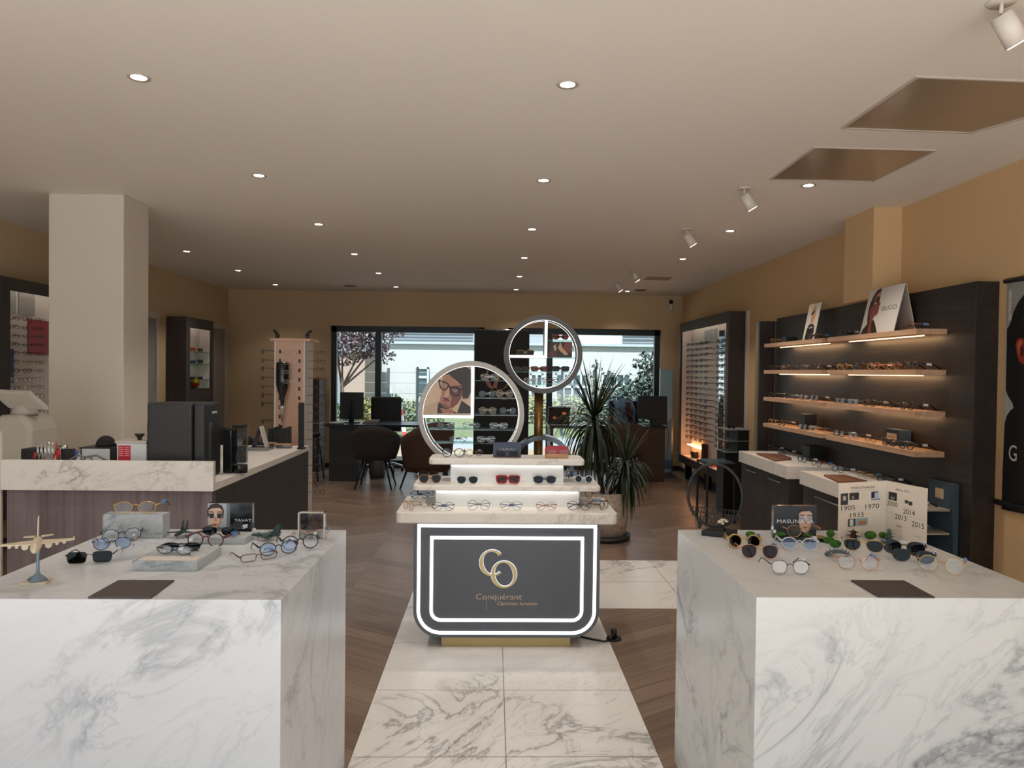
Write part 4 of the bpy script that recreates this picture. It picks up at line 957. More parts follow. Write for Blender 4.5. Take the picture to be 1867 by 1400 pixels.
MB().prism([(-.05, -.03), (-.10, -.02), (-.12, .0), (-.10, .03), (-.05, .035)], (c.x, 4.2, z_+.0068), (1, 0, .1), (0, 1, 0), (0, 0, .004)).build('peak', mat('cap_fabric', '1B1A19', .9), cp)
# autorefractor
x_ = px(32, 800, Y=4.45).x
ar = E('eye_test_machine', 'large white eye-measuring machine with tilted screen at the counter end', 'machine', (x_, 4.5, .9))
M_mach = mat('machine_white', 'B9B4A8', .5)
P = [(-.115, .0), (.10, .0), (.12, .1), (.125, .22), (.10, .285), (.05, .31), (-.06, .31), (-.105, .28), (-.12, .2)]
MB().prism(P, (x_, 4.38, .9005), (1, 0, 0), (0, 0, 1), (0, .28, 0)).build('body', M_mach, ar, bevel=.03)
MB().lathe([(.075, .31), (.06, .34), (.055, .37)], (x_+.01, 4.5, .9), 20).build('neck', M_mach, ar)
s_ = Vector((.9, -.35, -.28)).normalized(); up_ = Vector((.22, .45, .75)).normalized(); nn = s_.cross(up_)
MB().obox((x_+.02, 4.44, 1.30), (.115, 0, -.004), (.035, .035, -.052), (0, .012, .009)).build('screen', M_mach, ar, bevel=.008)
# pliers in a rack
p = px(85, 840, Y=4.05)
tr_ = E('tool_holder', 'dark holder full of pliers and screwdrivers on the counter', 'tool holder', (p.x, 4.08, .9))
MB().box(p.x-.14, p.x-.07, 4.05, 4.15, .9005, 1.05).build('holder_box', mat('holder_dark', '26282C', .6), tr_, bevel=.006); MB().box(p.x+.04, p.x+.14, 4.08, 4.075, .9005, 1.05).build('holder_box', mat('holder_dark', '26282C', .6), tr_, bevel=.006)
random.seed(5)
for k in range(7):
    xx = p.x-.06+.02*k; b = MB()
    h = random.uniform(1.06, 1.09)
    for s in (-1, 1): b.tube([(xx+s*.012-.02, 4.07, .9005), (xx+s*.016-.01, 4.07, .97), (xx+s*.003, 4.07, 1.03), (xx, 4.07, h)], [.0035, .0045, .004, .002], 6)
    tag(b.build('pliers', M_chrome if k != 5 else mat('handle_red', 'A8242C', .5)), 'steel pliers standing in the row before the dark holder' if k != 5 else 'red pliers standing among the steel ones', 'pliers', 'pliers in the tool holder' if k != 5 else None)
for (dx, col, lab) in ((-.075, 'A82A30', 'red-handled screwdriver leaning at the left of the tool holder'), (.052, 'C22430', 'screwdriver with a red ball handle in the tool holder'), (.145, '2450A0', 'blue pen standing at the right of the tool holder')):
    b = MB().cyl((p.x+dx-.01, 4.045, .9005), (p.x+dx+.012, 4.045, 1.0), .0022, n=8).cyl((p.x+dx+.012, 4.045, 1.0), (p.x+dx+.018, 4.045, 1.045 if col != 'A82A30' else 1.03), .008, n=12)
    tag(b.build('screwdriver' if 'pen' not in lab else 'pen', mat('tool_'+col, col, .4)), lab, 'tool')
tag(MB().lathe([(.018, 0), (.024, .03), (.02, .09), (.026, .15), (.0, .152)], (px(105, 830, Y=4.2).x, 4.25, .9005), 18).build('metal_cup', M_steel), 'tall steel cup behind the pliers on the counter', 'cup')
q0 = px(120, 838, Y=4.0)
tag(MB().tube([(q0.x, 3.95, .906), (q0.x+.05, 3.93, 1.0), (q0.x+.10, 3.93, 1.03), (q0.x+.17, 3.93, 1.02), (q0.x+.2, 3.95, .95), (q0.x+.22, 4.0, .906)], .005, 8).tube([(q0.x+.08, 3.96, .906), (q0.x+.13, 3.95, 1.02), (q0.x+.19, 3.95, 1.03), (q0.x+.24, 3.96, 1.0), (q0.x+.26, 4.03, .906)], .006, 8).build('cable_coil', mat('cable_grey', '6E6E6C', .6)), 'loose grey cable coiled on the counter before the boxes', 'cable')
# tent card, brochure tray, fit samples
p = px(480, 821, Z=.901)
sl = E('brochure_tray', 'low silver tray on the counter beside the rack of frames', 'tray', (p.x, p.y, .9))
MB().box(p.x-.10, p.x+.045, p.y-.04, p.y+.10, .9005, .925).build('tray_body', M_steel, sl, bevel=.002)
tc_ = E('tent_card', 'purple and white A-shaped card on the silver tray', 'card', (p.x, p.y+.02, .9255))
x_ = p.x-.03
MB().prism([(-.05, 0), (-.047, 0), (.003, .15), (0, .15)], (x_, p.y-.02, .9256), (1, 0, 0), (0, 0, 1), (0, .1, 0)).build('front_leaf', mat('card_purple', '4A4668', .4), tc_)
MB().prism([(.0035, .15), (.0065, .15), (.05, 0), (.047, 0)], (x_, p.y-.02, .9256), (1, 0, 0), (0, 0, 1), (0, .1, 0)).build('back_leaf', mat('card_white', 'C8C0BA', .5), tc_)
for dx, dy, lab in ((-.02, -.19, 'row of black sample rods on a light wood rest, nearer one'), (-.115, -.10, 'row of black sample rods behind the nearer row')):
    p = px(535, 812, Z=.901); x_, y_ = p.x+dx, p.y+dy
    h = E('rod_holder', lab, 'holder', (x_, y_, .9))
    MB().box(x_-.055, x_+.055, y_-.02, y_+.035, .9005, .925).build('clear_foot', glassy('foot_clear', 'C8CCCE', .14), h)
    MB().box(x_-.06, x_+.06, y_-.025, y_+.04, .9255, .937).build('wood_rest', M_oak, h)
    for k in range(6): MB().box(x_-.052+k*.018, x_-.038+k*.018, y_-.01, y_+.02, .9375, 1.035+.006*k).build('rod', mat('rod_black', '1E2022', .5), h)
p = px(548, 819, Z=.901)
tag(MB().box(p.x-.028, p.x+.028, p.y+.0, p.y+.05, .9005, .915).box(p.x-.022, p.x+.02, p.y+.01, p.y+.03, .9005, 1.25).build('black_stand', M_black, bevel=.004), 'tall narrow black bar standing at the counter end', 'stand')

# rotating rack tower
YT = 5.98; xt0, xt1 = px(500, 700, Y=YT).x, px(556, 700, Y=YT).x; zt_ = px(528, 622, Y=YT).z
tw = E('frame_rack', 'light wood revolving rack of frames with two black horns', 'rack', ((xt0+xt1)/2, YT+.13, 0))
MB().box(xt0+.012, xt1-.012, YT, YT+.26, .25, zt_).build('tower_body', mat('pale_beech', 'C9A28C', .5), tw)
MB().box(xt0, xt0+.012, YT-.003, YT+.26, .25, zt_).box(xt1-.012, xt1, YT-.003, YT+.26, .25, zt_).build('white_edge', mat('edge_white', 'D4CEC8', .5), tw)
MB().box(xt0-.03, xt1+.045, YT-.02, YT+.28, zt_+.0005, zt_+.022).build('top_board', mat('pale_beech', 'C9A28C', .5), tw)
MB().cyl(((xt0+xt1)/2, YT+.13, .0005), ((xt0+xt1)/2, YT+.13, .03), .2, n=32).cyl(((xt0+xt1)/2, YT+.13, .03), ((xt0+xt1)/2, YT+.13, .25), .03, n=16).build('base', M_steel, tw)
for s, xx in ((-1, xt0+.01), (1, xt1+.005)):
    MB().tube([(xx, YT+.05, zt_+.022), (xx, YT+.05, zt_+.05), (xx+s*.012, YT+.05, zt_+.075), (xx+s*.035, YT+.05, zt_+.092)], [.018, .017, .013, .010], 10).build('horn', M_blacks, tw)
for k in range(9):
    for xx in (xt0+.045, xt1-.045): MB().box(xx-.008, xx+.008, YT-.0015, YT+.001, zt_-.10-k*.075, zt_-.07-k*.075).build('slot', M_black, tw)
bt = E('inverted_bottle', 'black upside-down bottle with a steel pourer on the frame rack', 'bottle', px(515, 755, Y=YT-.06))
xb_ = px(515, 700, Y=YT-.06).x; zz0 = px(515, 770, Y=YT-.06).z; zz1 = px(515, 660, Y=YT-.06).z
MB().lathe([(.0, zz1), (.044, zz1-.002), (.050, zz1-.02), (.050, zz1-.17), (.040, zz1-.22), (.017, zz1-.29), (.014, zz1-.345)], (xb_, YT-.06, 0), 24).build('bottle_body', M_blacks, bt)
MB().lathe([(.014, zz1-.345), (.026, zz1-.352), (.026, zz1-.37), (.012, zz1-.38), (.012, zz1-.42), (.005, zz1-.425), (.004, zz0)], (xb_, YT-.06, 0), 16).build('pourer', M_chrome, bt)
MB().box(xb_-.008, xb_+.008, YT-.05, YT-.0005, zz1-.37, zz1-.355).build('bracket', M_chrome, bt)
ordn = ['first', 'second', 'third', 'fourth', 'fifth', 'sixth', 'seventh', 'eighth', 'ninth', 'tenth', 'eleventh', 'twelfth', 'thirteenth', 'fourteenth', 'fifteenth', 'sixteenth', 'seventeenth', 'eighteenth', 'nineteenth', 'twentieth']
SP = [dict(shape='round', a=.023, b=.020, r=.0016, frame='black', simple=True), dict(shape='square', a=.024, b=.016, r=.0018, frame='tort', simple=True), dict(shape='panto', a=.023, b=.019, r=.0013, frame='gold', simple=True),
      dict(shape='square', a=.024, b=.016, r=.0014, frame='gun', simple=True), dict(shape='round', a=.022, b=.020, r=.0015, frame='navy', simple=True), dict(shape='panto', a=.024, b=.018, r=.0019, frame='black', lens='clear', simple=True)]
random.seed(11)
for k in range(17):
    z = zt_-.085-.0715*k
    glasses((xt1+.115, YT+.06, z-.02), R(62), 'glasses on the right side of the revolving rack, %s from its top' % ordn[k], 'glasses on the revolving rack', .95, **random.choice(SP))
    if k < 13: glasses((xt0-.115, YT+.06, z-.02), R(-62), 'glasses on the left side of the revolving rack, %s from its top' % ordn[k], 'glasses on the revolving rack', .95, **random.choice(SP))
for k in (0, 1, 2, 3):
    glasses(((xt0+xt1)/2+.03, YT-.125, zt_-.115-.075*k), 0, 'thin wire glasses on the front of the revolving rack, %s row' % ordn[k], 'glasses on the revolving rack', .95, shape='square', a=.024, b=.015, r=.0009, frame='silver', simple=True)

# ---------------- lit wall cabinets ----------------
M_board = mat('board_white', 'DCD2CA', .6)
def wall_cabinet(name, lab, X0, X1, Y0, Y1, Z0, Z1, legs, near=.09, far=.05, top=.13, bot=.10):
    """X0 front face, X1 at the wall"""
    s = 1 if X1 > X0 else -1
    r = E(name, lab, 'cabinet', ((X0+X1)/2, (Y0+Y1)/2, 0 if legs else Z0))
    MB().box(X0, X1, Y0, Y0+.03, Z0, Z1).box(X0, X1, Y1-.03, Y1, Z0, Z1).box(X0, X1, Y0+.03, Y1-.03, Z1-.03, Z1).box(X0, X1, Y0+.03, Y1-.03, Z0, Z0+.03).build('case', M_darkwoodv, r)
    MB().band([(Y0, Z0), (Y1, Z0), (Y1, Z1), (Y0, Z1)], [(Y0+near, Z0+bot), (Y1-far, Z0+bot), (Y1-far, Z1-top), (Y0+near, Z1-top)], (X0-s*.012, 0, 0), (0, 1, 0), (0, 0, 1), (s*.0119, 0, 0)).build('front_frame', M_darkwoodv, r)
    MB().box(X1-s*.06, X1-s*.05, Y0+.03, Y1-.03, Z0+.03, Z1-.03).box(X0+s*.02, X1-s*.06, Y1-.045, Y1-.031, Z0+.03, Z1-.03).box(X0+s*.02, X1-s*.06, Y0+.05, Y1-.045, Z0+bot-.02, Z0+bot).build('back_board', M_board, r)
    MB().box(X0+s*.03, X0+s*.05, Y0+.1, Y1-.1, Z1-.045, Z1-.031).build('light_strip', mat('cabinet_led', 'FFF0DC', .5, 0, 4.5), r)
    if legs:
        for yy in (Y0+.15, (Y0+Y1)/2, Y1-.15): MB().box(min(X0, X1)+.06, max(X0, X1)-.06, yy-.02, yy+.02, 0.0005, Z0-.0005).build('leg', M_blackm, r)
    return r
RC = wall_cabinet('display_cabinet', 'tall dark cabinet full of frames on the right, warm lit foot', 2.68, 2.889, 8.33, 10.55, .24, 2.22, True)
MB().box(2.76, 2.82, 9.75, 10.4, .49, .50).build('light_strip', mat('strip_orange', 'FFAE70', .5, 0, 7), RC)
MB().box(2.76, 2.82, 8.5, 8.9, .49, .50).build('light_strip', mat('strip_orange', 'FFAE70', .5, 0, 7), RC)
MB().box(2.822, 2.8285, 8.96, 9.18, .36, 2.05).build('mirror', mat('mirror', 'E4ECF0', .03, 1), RC)
for k, yy in enumerate((8.70, 9.36, 9.56, 9.76)): MB().box(2.820, 2.8285, yy-.07, yy+.07, 1.95, 2.08).build('brand_card', mat('card_grey', 'A8A8A8', .5), RC)
struct(MB().box(2.86, 2.889, 8.27, 8.34, 0, 2.22).build('trim_2', M_white))
SPC = [dict(shape='square', a=.024, b=.017, r=.0025, frame='black', simple=True), dict(shape='round', a=.023, b=.02, r=.0024, frame='black', simple=True), dict(shape='panto', a=.024, b=.019, r=.0022, frame='tort', simple=True), dict(shape='square', a=.024, b=.017, r=.0018, frame='gun', simple=True), dict(shape='panto', a=.024, b=.019, r=.0024, frame='navy', simple=True)]
ycols = [8.60, 8.79, 9.28, 9.50, 9.72, 9.94, 10.16]
for ri in range(18):
    z = 1.895-.0748*ri
    for ci, yy in enumerate(ycols):
        glasses((2.688, yy, z-.02), R(-90), 'glasses in the right-hand cabinet, %s row down, %s from the near end' % (ordn[ri], ordn[ci]), 'glasses in the right-hand cabinet', 1.08, **random.choice(SPC))
tag(MB().box(2.74, 2.80, 9.95, 10.12, .3405, .43).build('brand_box', M_black), 'small black box at the foot of the right-hand cabinet', 'box')
tag(MB().box(2.74, 2.80, 9.50, 9.60, .3405, .58).build('book_holder', mat('dark_brown', '2A1A16', .5)), 'tall dark brown block at the foot of the right-hand cabinet', 'holder')
tag(MB().box(2.72, 2.82, 9.05, 9.30, .3405, .39).build('gift_box', mat('box_red', 'C8301E', .4)), 'flat red box at the foot of the right-hand cabinet', 'box')
LC = wall_cabinet('display_cabinet', 'dark framed cabinet of glasses on the left wall before the column', -3.80, -4.049, 5.53, 7.4, .3, 2.19, False, near=.32, top=.10)
for yy in (6.11, 6.36): MB().box(-3.985, -3.98, yy-.10, yy+.11, 1.93, 2.12).build('brand_card', mat('card_silver', 'A09C98', .35, .2), LC)
MB().box(-3.985, -3.978, 6.38, 6.72, 1.60, 1.90).build('red_panel', mat('panel_red', 'A01828', .4), LC); MB().box(-3.985, -3.978, 6.0, 6.19, 1.36, 1.64).build('blue_panel', mat('panel_blue', '1A2A78', .4), LC)
for ri in range(15):
    for ci, yy in enumerate((6.02, 6.19, 6.36)):
        glasses((-3.865, yy, 1.868-.071*ri), R(90), 'glasses in the left cabinet, %s row down, %s from the near end' % (ordn[ri], ordn[ci]), 'glasses in the left wall cabinet', .92, **random.choice(SP))
# small cabinet of sports glasses
SC = wall_cabinet('display_cabinet', 'narrow dark cabinet of sports sunglasses between the two left doors', -3.81, -4.03, 9.16, 10.04, .0005, 2.132, False, near=.12, far=.075, top=.13, bot=.95)
sz = [px(365, y, X=-3.85).z for y in (642, 664, 692)]
for z in sz: MB().box(-3.83, -3.965, 9.21, 9.99, z-.004, z+.004).build('glass_shelf', [M_gshelf], SC)
MB().box(-3.80, -3.81, 9.28, 9.96, sz[2]-.30, sz[2]-.13).build('door_rail', M_darkwoodv, SC)
ms = [dict(shape='square', a=.032, b=.022, r=.003, frame='orange', lens='orange', simple=True), dict(shape='square', a=.032, b=.02, r=.003, frame='tort', lens='amber', simple=True), dict(shape='square', a=.03, b=.016, r=.003, frame='blue', lens='dark', simple=True), dict(shape='square', a=.034, b=.026, r=.003, frame='teal', lens='green', simple=True), dict(shape='square', a=.03, b=.015, r=.0025, frame='black', lens='grey', simple=True), dict(shape='square', a=.03, b=.015, r=.0025, frame='black', lens='dark', simple=True)]
labs = ['orange sports sunglasses on the top glass shelf of the narrow cabinet', 'brown sports sunglasses on the top glass shelf of the narrow cabinet', 'blue-black sunglasses on the middle glass shelf of the narrow cabinet', 'green mask on the middle glass shelf of the narrow cabinet', 'black sunglasses, near one on the third glass shelf of the narrow cabinet', 'black sunglasses, far one on the third glass shelf of the narrow cabinet']
for k in range(6):
    glasses((-3.845, 9.48+.24*(k % 2), sz[k//2]+.005), R(90), labs[k], 'sports sunglasses in the narrow cabinet', 1.0, **ms[k])
g_ = E('ski_goggles', 'iridescent red and yellow ski goggles low in the narrow cabinet', 'goggles', (-3.88, 9.6, .96))
zg = px(365, 708, X=-3.85).z
MB().box(-3.83, -3.965, 9.21, 9.99, zg-.012, zg-.002).build('shelf', M_darkwoodv, SC)
g_.location = (-3.9, 9.66, zg)
MB().ball((-3.89, 9.66, zg+.07), .05, .10, .065, 24).build('lens', mat('iridescent', 'D8501E', .1, .6), g_); MB().ball((-3.875, 9.60, zg+.09), .05, .045, .04, 20).build('lens_glint', mat('iridescent_yellow', 'D8C024', .1, .6), g_); MB().tube([(-3.93, 9.66+.11*math.cos(R(t)), zg+.07+.07*math.sin(R(t))) for t in range(0, 360, 20)], .012, 8, True).build('goggle_frame', M_black, g_)

# ---------------- panelled shelf wall on the right ----------------
wp = tag(MB().box(2.752, 2.889, 4.15, 7.12, .0005, 2.048).build('wall_panelling', M_darkwood, bevel=.002), 'dark oak wall panel carrying the lit wooden shelves', 'wall panel')
wp2 = E('mirror_panel', 'narrow dark panel with a pale edge beyond the lit shelves', 'panel', (2.77, 7.5, 0))
MB().box(2.64, 2.88, 7.26, 7.30, .0005, 2.03).build('dark_face', M_darkwoodv, wp2); MB().box(2.64, 2.88, 7.3005, 7.38, .0005, 2.03).build('pale_edge', mat('olive_edge', '8A8068', .6), wp2); MB().box(2.745, 2.751, 7.13, 7.15, 0.5, 2.02).build('steel_strip', M_steel, wp2)
LV = [1.79, 1.541, 1.286, 1.04]
for sec, (y0, y1) in (('near', (4.41, 5.60)), ('far', (5.69, 6.93))):
    for li, z in enumerate(LV):
        s = tag(MB().box(2.563, 2.7515, y0, y1, z-.034, z).build('wall_shelf', M_oak, bevel=.0015), 'light wood wall shelf, %s one, %s from the top' % ('nearer' if sec == 'near' else 'farther', ordn[li]), 'shelf', 'light wood shelves on the dark panel')
        if li < 3:
            MB().box(2.66, 2.672, y0+.10, y1-.14, z-.040, z-.0345).build('light_strip', M_ledw, s)
            ld = bpy.data.lights.new('shelf_light', 'AREA'); ld.shape = 'RECTANGLE'; ld.size = .03; ld.size_y = y1-y0-.25; ld.energy = 1.0; ld.color = (1, .58, .28)
            lo = bpy.data.objects.new('shelf_light', ld); C.objects.link(lo); lo.parent = s; lo.location = (2.68-s.location.x, 0, -.010); lo.rotation_euler = (0, R(-25), 0)
SG = [dict(shape='round', a=.024, b=.021, r=.0026, frame='black'), dict(shape='square', a=.025, b=.019, r=.0028, frame='black'), dict(shape='panto', a=.025, b=.020, r=.0026, frame='black'), dict(shape='panto', a=.024, b=.02, r=.002, frame='tort'), dict(shape='square', a=.025, b=.018, r=.002, frame='grey'), dict(shape='panto', a=.024, b=.02, r=.0013, frame='gold'), dict(shape='round', a=.023, b=.021, r=.0012, frame='gun')]
xs_ = {('near', 0): [1534, 1653], ('far', 0): [1410, 1482], ('near', 1): [1535, 1564, 1592, 1628, 1659], ('far', 1): [1409, 1431, 1447, 1467, 1487],
       ('near', 2): [1532, 1556, 1586, 1620, 1655], ('far', 2): [1409, 1431, 1448, 1465, 1485], ('near', 3): [1532, 1558, 1590, 1624, 1655], ('far', 3): [1409, 1427, 1465, 1484]}
random.seed(21)
for (sec, li), L in xs_.items():
    for n_, x in enumerate(L):
        yy = px(x, 650, X=2.59).y
        k = dict(random.choice(SG)); k['lens'] = 'clear'
        if li == 1 and sec == 'near' and n_ in (2, 3): k['frame'] = 'amber'
        glasses((2.59, yy, LV[li]+.0006), R(-84), 'glasses on the %s lit wall shelf, %s level down, %s from its far end' % ('nearer' if sec == 'near' else 'farther', ordn[li], ordn[n_]), 'glasses on the lit wall shelves', 1.1, **k)
# cards and blocks on the shelves
def card3(P0, P1, T0, T1, lab, items, back=None, text=None):
    """leaning card: bottom edge P0-P1, top edge T0-T1"""
    r = E('poster_card', lab, 'poster card', (P0+P1)/2); ex = P1-P0; ey = T0-P0; n = ex.cross(ey).normalized()
    MB().prism([(0, 0), (1, 0), (1, 1), (0, 1)], P0, ex, ey, -n*.003).build('front_leaf', mat('card_offwhite', 'C9C2BC', .5), r)
    pic(P0+n*.0004, ex, ey, items, r)
    if back:
        ey2 = Vector((back-T0.x, 0, P0.z-T0.z)); MB().prism([(0, 0), (1, 0), (1, 1), (0, 1)], T0+Vector((.0035, 0, 0)), ex, ey2, Vector((.003, 0, 0))).build('back_leaf', mat('card_back', 'B5AC9E', .6), r)
    if text:
        s, u, v, w, h = text; txt(s, h, P0+ex*u+ey*v+n*.0012, ex, ey, mat('print_dark', '3A3430', .5), r, width=w, align='LEFT')
    return r
za = LV[0]+.0006
P0, P1 = Vector((2.60, 5.18, za)), Vector((2.60, 4.735, za)); T0, T1 = Vector((2.672, 5.18, 2.107)), Vector((2.672, 4.735, 2.107))
prof = [('C9C2BC', [(0, 0), (1, 0), (1, 1), (0, 1)]),
  ('2A1A18', [(.02, 0), (.06, .12), (.14, .2), (.16, .24), (.13, .32), (.1, .5), (.1, .68), (.15, .85), (.22, .96), (.34, 1.0), (.36, .96), (.36, .9), (.2, .8), (.2, .3), (.33, .3), (.4, .22), (.47, .1), (.53, 0)]),
  ('7A4238', [(.2, .75), (.24, .88), (.36, .93), (.375, .82), (.37, .72), (.42, .66), (.43, .62), (.40, .6), (.42, .55), (.41, .5), (.42, .46), (.40, .41), (.33, .38), (.29, .3), (.29, .2), (.34, .0), (.2, 0), (.22, .22), (.2, .35), (.15, .45), (.13, .58), (.2, .6)]),
  ('B0806E', [(.25, .86), (.36, .92), (.375, .82), (.36, .76), (.27, .76)]), ('A0453C', [(.39, .53), (.42, .55), (.41, .5), (.385, .5)]),
  ('3A2A28', [(.26, .8), (.31, .83), (.36, .8), (.37, .73), (.33, .68), (.28, .7)]), ('D8C8B8', [(.25, .69), (.29, .68), (.3, .66), (.26, .66)]), ('2A1A18', [(.2, 0), (.12, .15), (.18, .22), (.26, 0)])]
card3(P0, P1, T0, T1, 'large white tent card with a woman in profile and dark lettering', prof, back=2.742, text=('GUCCI', .49, .48, .19, .03))
P0, P1 = Vector((2.63, 6.23, za)), Vector((2.63, 6.0, za)); T0, T1 = Vector((2.69, 6.23, 2.10)), Vector((2.69, 6.0, 2.10))
its = [('D8D0C6', [(0, 0), (1, 0), (1, 1), (0, 1)]), ('17161A', [(.15, 0), (.2, .3), (.3, .42), (.45, .47), (.62, .45), (.8, .38), (.85, .2), (.85, 0)]), ('C89A80', [(.4, .45), (.38, .6), (.34, .72), (.38, .88), (.5, .95), (.62, .88), (.66, .7), (.6, .5), (.5, .42)]),
       ('C8A060', [(.5, .97), (.68, .9), (.72, .6), (.66, .45), (.6, .55), (.62, .8), (.48, .9)]), ('120F10', [(.32, .74), (.44, .78), (.62, .82), (.6, .77), (.46, .7), (.36, .69)]), ('9A9AA0', [(.38, .36), (.7, .38), (.7, .33), (.38, .31)])]
card3(P0, P1, T0, T1, 'narrow portrait card of a blond woman in black on the far top shelf', its)
def block(x0, x1, y0, y1, z, h, mt, lab, label=None):
    r = E('brand_block', lab, 'block', ((x0+x1)/2, (y0+y1)/2, z)); MB().box(x0, x1, y0, y1, z+.0006, z+h).build('block_body', mt, r, bevel=.002)
    return r
M_blue = mat('blue_leather', '2C3E4C', .6); M_blk = mat('block_black', '15191C', .4)
block(2.60, 2.70, 6.50, 6.60, LV[0], .05, M_blk, 'small black block on the far top shelf'); block(2.62, 2.72, 6.12, 6.22, LV[3], .13, M_blk, 'black and grey block on the farther fourth shelf')
gb = block(2.66, 2.74, 4.75, 4.93, LV[3], .105, M_blue, 'blue block with a brass plate on the nearer fourth shelf')
MB().box(2.6575, 2.6595, 4.78, 4.90, LV[3]+.022, LV[3]+.078).build('plate', M_gl, gb); txt('GUCCI', .012, (2.6573, 4.84, LV[3]+.048), (0, -1, 0), (0, 0, 1), mat('print_dark', '3A3430', .5), gb, width=.07)
# low drawer units
def drawers(y0, y1, lab, nd):
    r = E('drawer_unit', lab, 'drawer unit', (2.53, (y0+y1)/2, 0))
    MB().box(2.345, 2.745, y0+.01, y1-.01, .0005, .682).build('body', M_darkwoodv, r); MB().box(2.30, 2.7505, y0, y1, .6825, .783).build('marble_top', M_cream, r, bevel=.003)
    w = (y1-y0-.02)/nd
    for k in range(nd):
        ya = y0+.01+k*w
        d = MB().box(2.325, 2.3445, ya+.002, ya+w-.002, .03, .678).build('drawer_front', M_darkwoodv, r)
        MB().cyl((2.31, ya+w*.28, .628), (2.31, ya+w*.72, .628), .005, n=8).cyl((2.31, ya+w*.3, .628), (2.326, ya+w*.3, .628), .004, n=8).cyl((2.31, ya+w*.7, .628), (2.326, ya+w*.7, .628), .004, n=8).build('handle', M_steel, d)
    return r
drawers(5.69, 6.825, 'farther dark drawer unit with a thick pale marble top', 2); drawers(4.60, 5.45, 'nearer dark drawer unit with a marble top, partly behind the card', 1)
slabpoly([(1379, 826), (1423, 827), (1443, 834), (1443, 836), (1412, 839)], .7835, .012, M_walnut, 'wood_tray', 'walnut tray on the farther marble-topped drawer unit', 'tray')
slabpoly([(1502, 865), (1540, 865), (1581, 876), (1530, 878)], .7835, .012, M_walnut, 'wood_tray', 'walnut tray on the nearer marble-topped drawer unit', 'tray')
for n_, (x, y) in enumerate([(1413, 822), (1437, 828), (1462, 843), (1488, 850), (1527, 861), (1572, 871), (1612, 881)]):
    p = px(x, y, Z=.784); glasses((min(p.x, 2.60), p.y, .7836), R(-84), 'glasses on the marble-topped drawer units, %s from the far end' % ordn[n_], 'glasses on the marble-topped drawer units', 1.1, **dict(SG[n_ % 6], lens='clear'))
block(2.62, 2.72, 6.02, 6.16, .783, .13, M_blk, 'black and grey block on the farther marble top')
# blue brand stand at the near end
bs = E('shelf_stand', 'blue-grey studded shelf stand at the near end of the wall panel', 'shelf stand', (2.6, 4.47, 0))
MB().box(2.72, 2.7505, 4.26, 4.51, .0005, .863).build('back_board', mat('blue_board', '3A4C5A', .6), bs)
st_ = MB()
for k in range(24): st_.box(2.7185, 2.7199, 4.28, 4.288, .85-k*.03, .862-k*.03-.004); 
for k in range(8): st_.box(2.7185, 2.7199, 4.30+k*.026, 4.308+k*.026, .845, .852)
st_.build('stud', M_black, bs); MB().box(2.717, 2.7198, 4.36, 4.44, .76, .82).build('plate', M_gl, bs)
for z in (.71, .57, .43): MB().box(2.42, 2.7165, 4.29, 4.55, z-.012, z).build('shelf_board', mat('shelf_stone', 'A39A8C', .5), bs)
MB().box(2.42, 2.435, 4.30, 4.54, .0005, .418).box(2.435, 2.7195, 4.30, 4.315, .0005, .418).build('foot_panel', mat('blue_board', '3A4C5A', .6), bs)
glasses((2.55, 4.42, .7106), R(-90), 'dark glasses on the upper shelf of the blue studded stand', None, .95, **dict(SG[1], lens='clear')); glasses((2.55, 4.42, .5706), R(-90), 'dark glasses on the lower shelf of the blue studded stand', None, .95, **dict(SG[3], lens='clear'))
# black stands beyond the drawers
ts = E('tiered_stand', 'black stepped display stand beside the right-hand lit cabinet', 'display stand', (2.62, 7.9, 0))
MB().box(2.47, 2.72, 7.75, 8.05, .0005, .66).box(2.60, 2.72, 7.75, 8.05, .66, .905).build('body', M_black, ts)
for z in (.905, .785, .665): MB().box(2.46, 2.74, 7.72, 8.08, z, z+.006).build('step_edge', mat('edge_grey', '8A8E90', .4), ts)
for k, z in enumerate((.9115, .7915, .6715)):
    if k == 0: glasses((2.56, 7.85, z), R(-60), 'black glasses on the topmost step of the black stand', None, .9, simple=True, shape='square', a=.025, b=.017, r=.002, frame='black', lens='grey')
lt = E('low_stand', 'low black frame table with glossy strips before the lit cabinet', 'table', (2.33, 7.6, 0))
MB().box(2.14, 2.45, 7.30, 7.68, .585, .6).build('table_top', M_black, lt)
for xx in (2.15, 2.43):
    for yy in (7.31, 7.66): MB().box(xx-.01, xx+.01, yy-.01, yy+.01, .0005, .585).build('leg', M_black, lt)
for k in range(6): tag(MB().box(2.17+.0*k, 2.42, 7.33+k*.055, 7.36+k*.055, .6005, .612).build('sample_strip', mat('gloss_strip', '9CB4C4', .1, .7)), 'shiny pale strip on the low black table, %s from the front' % ordn[k], 'strip', 'shiny strips on the low black table')
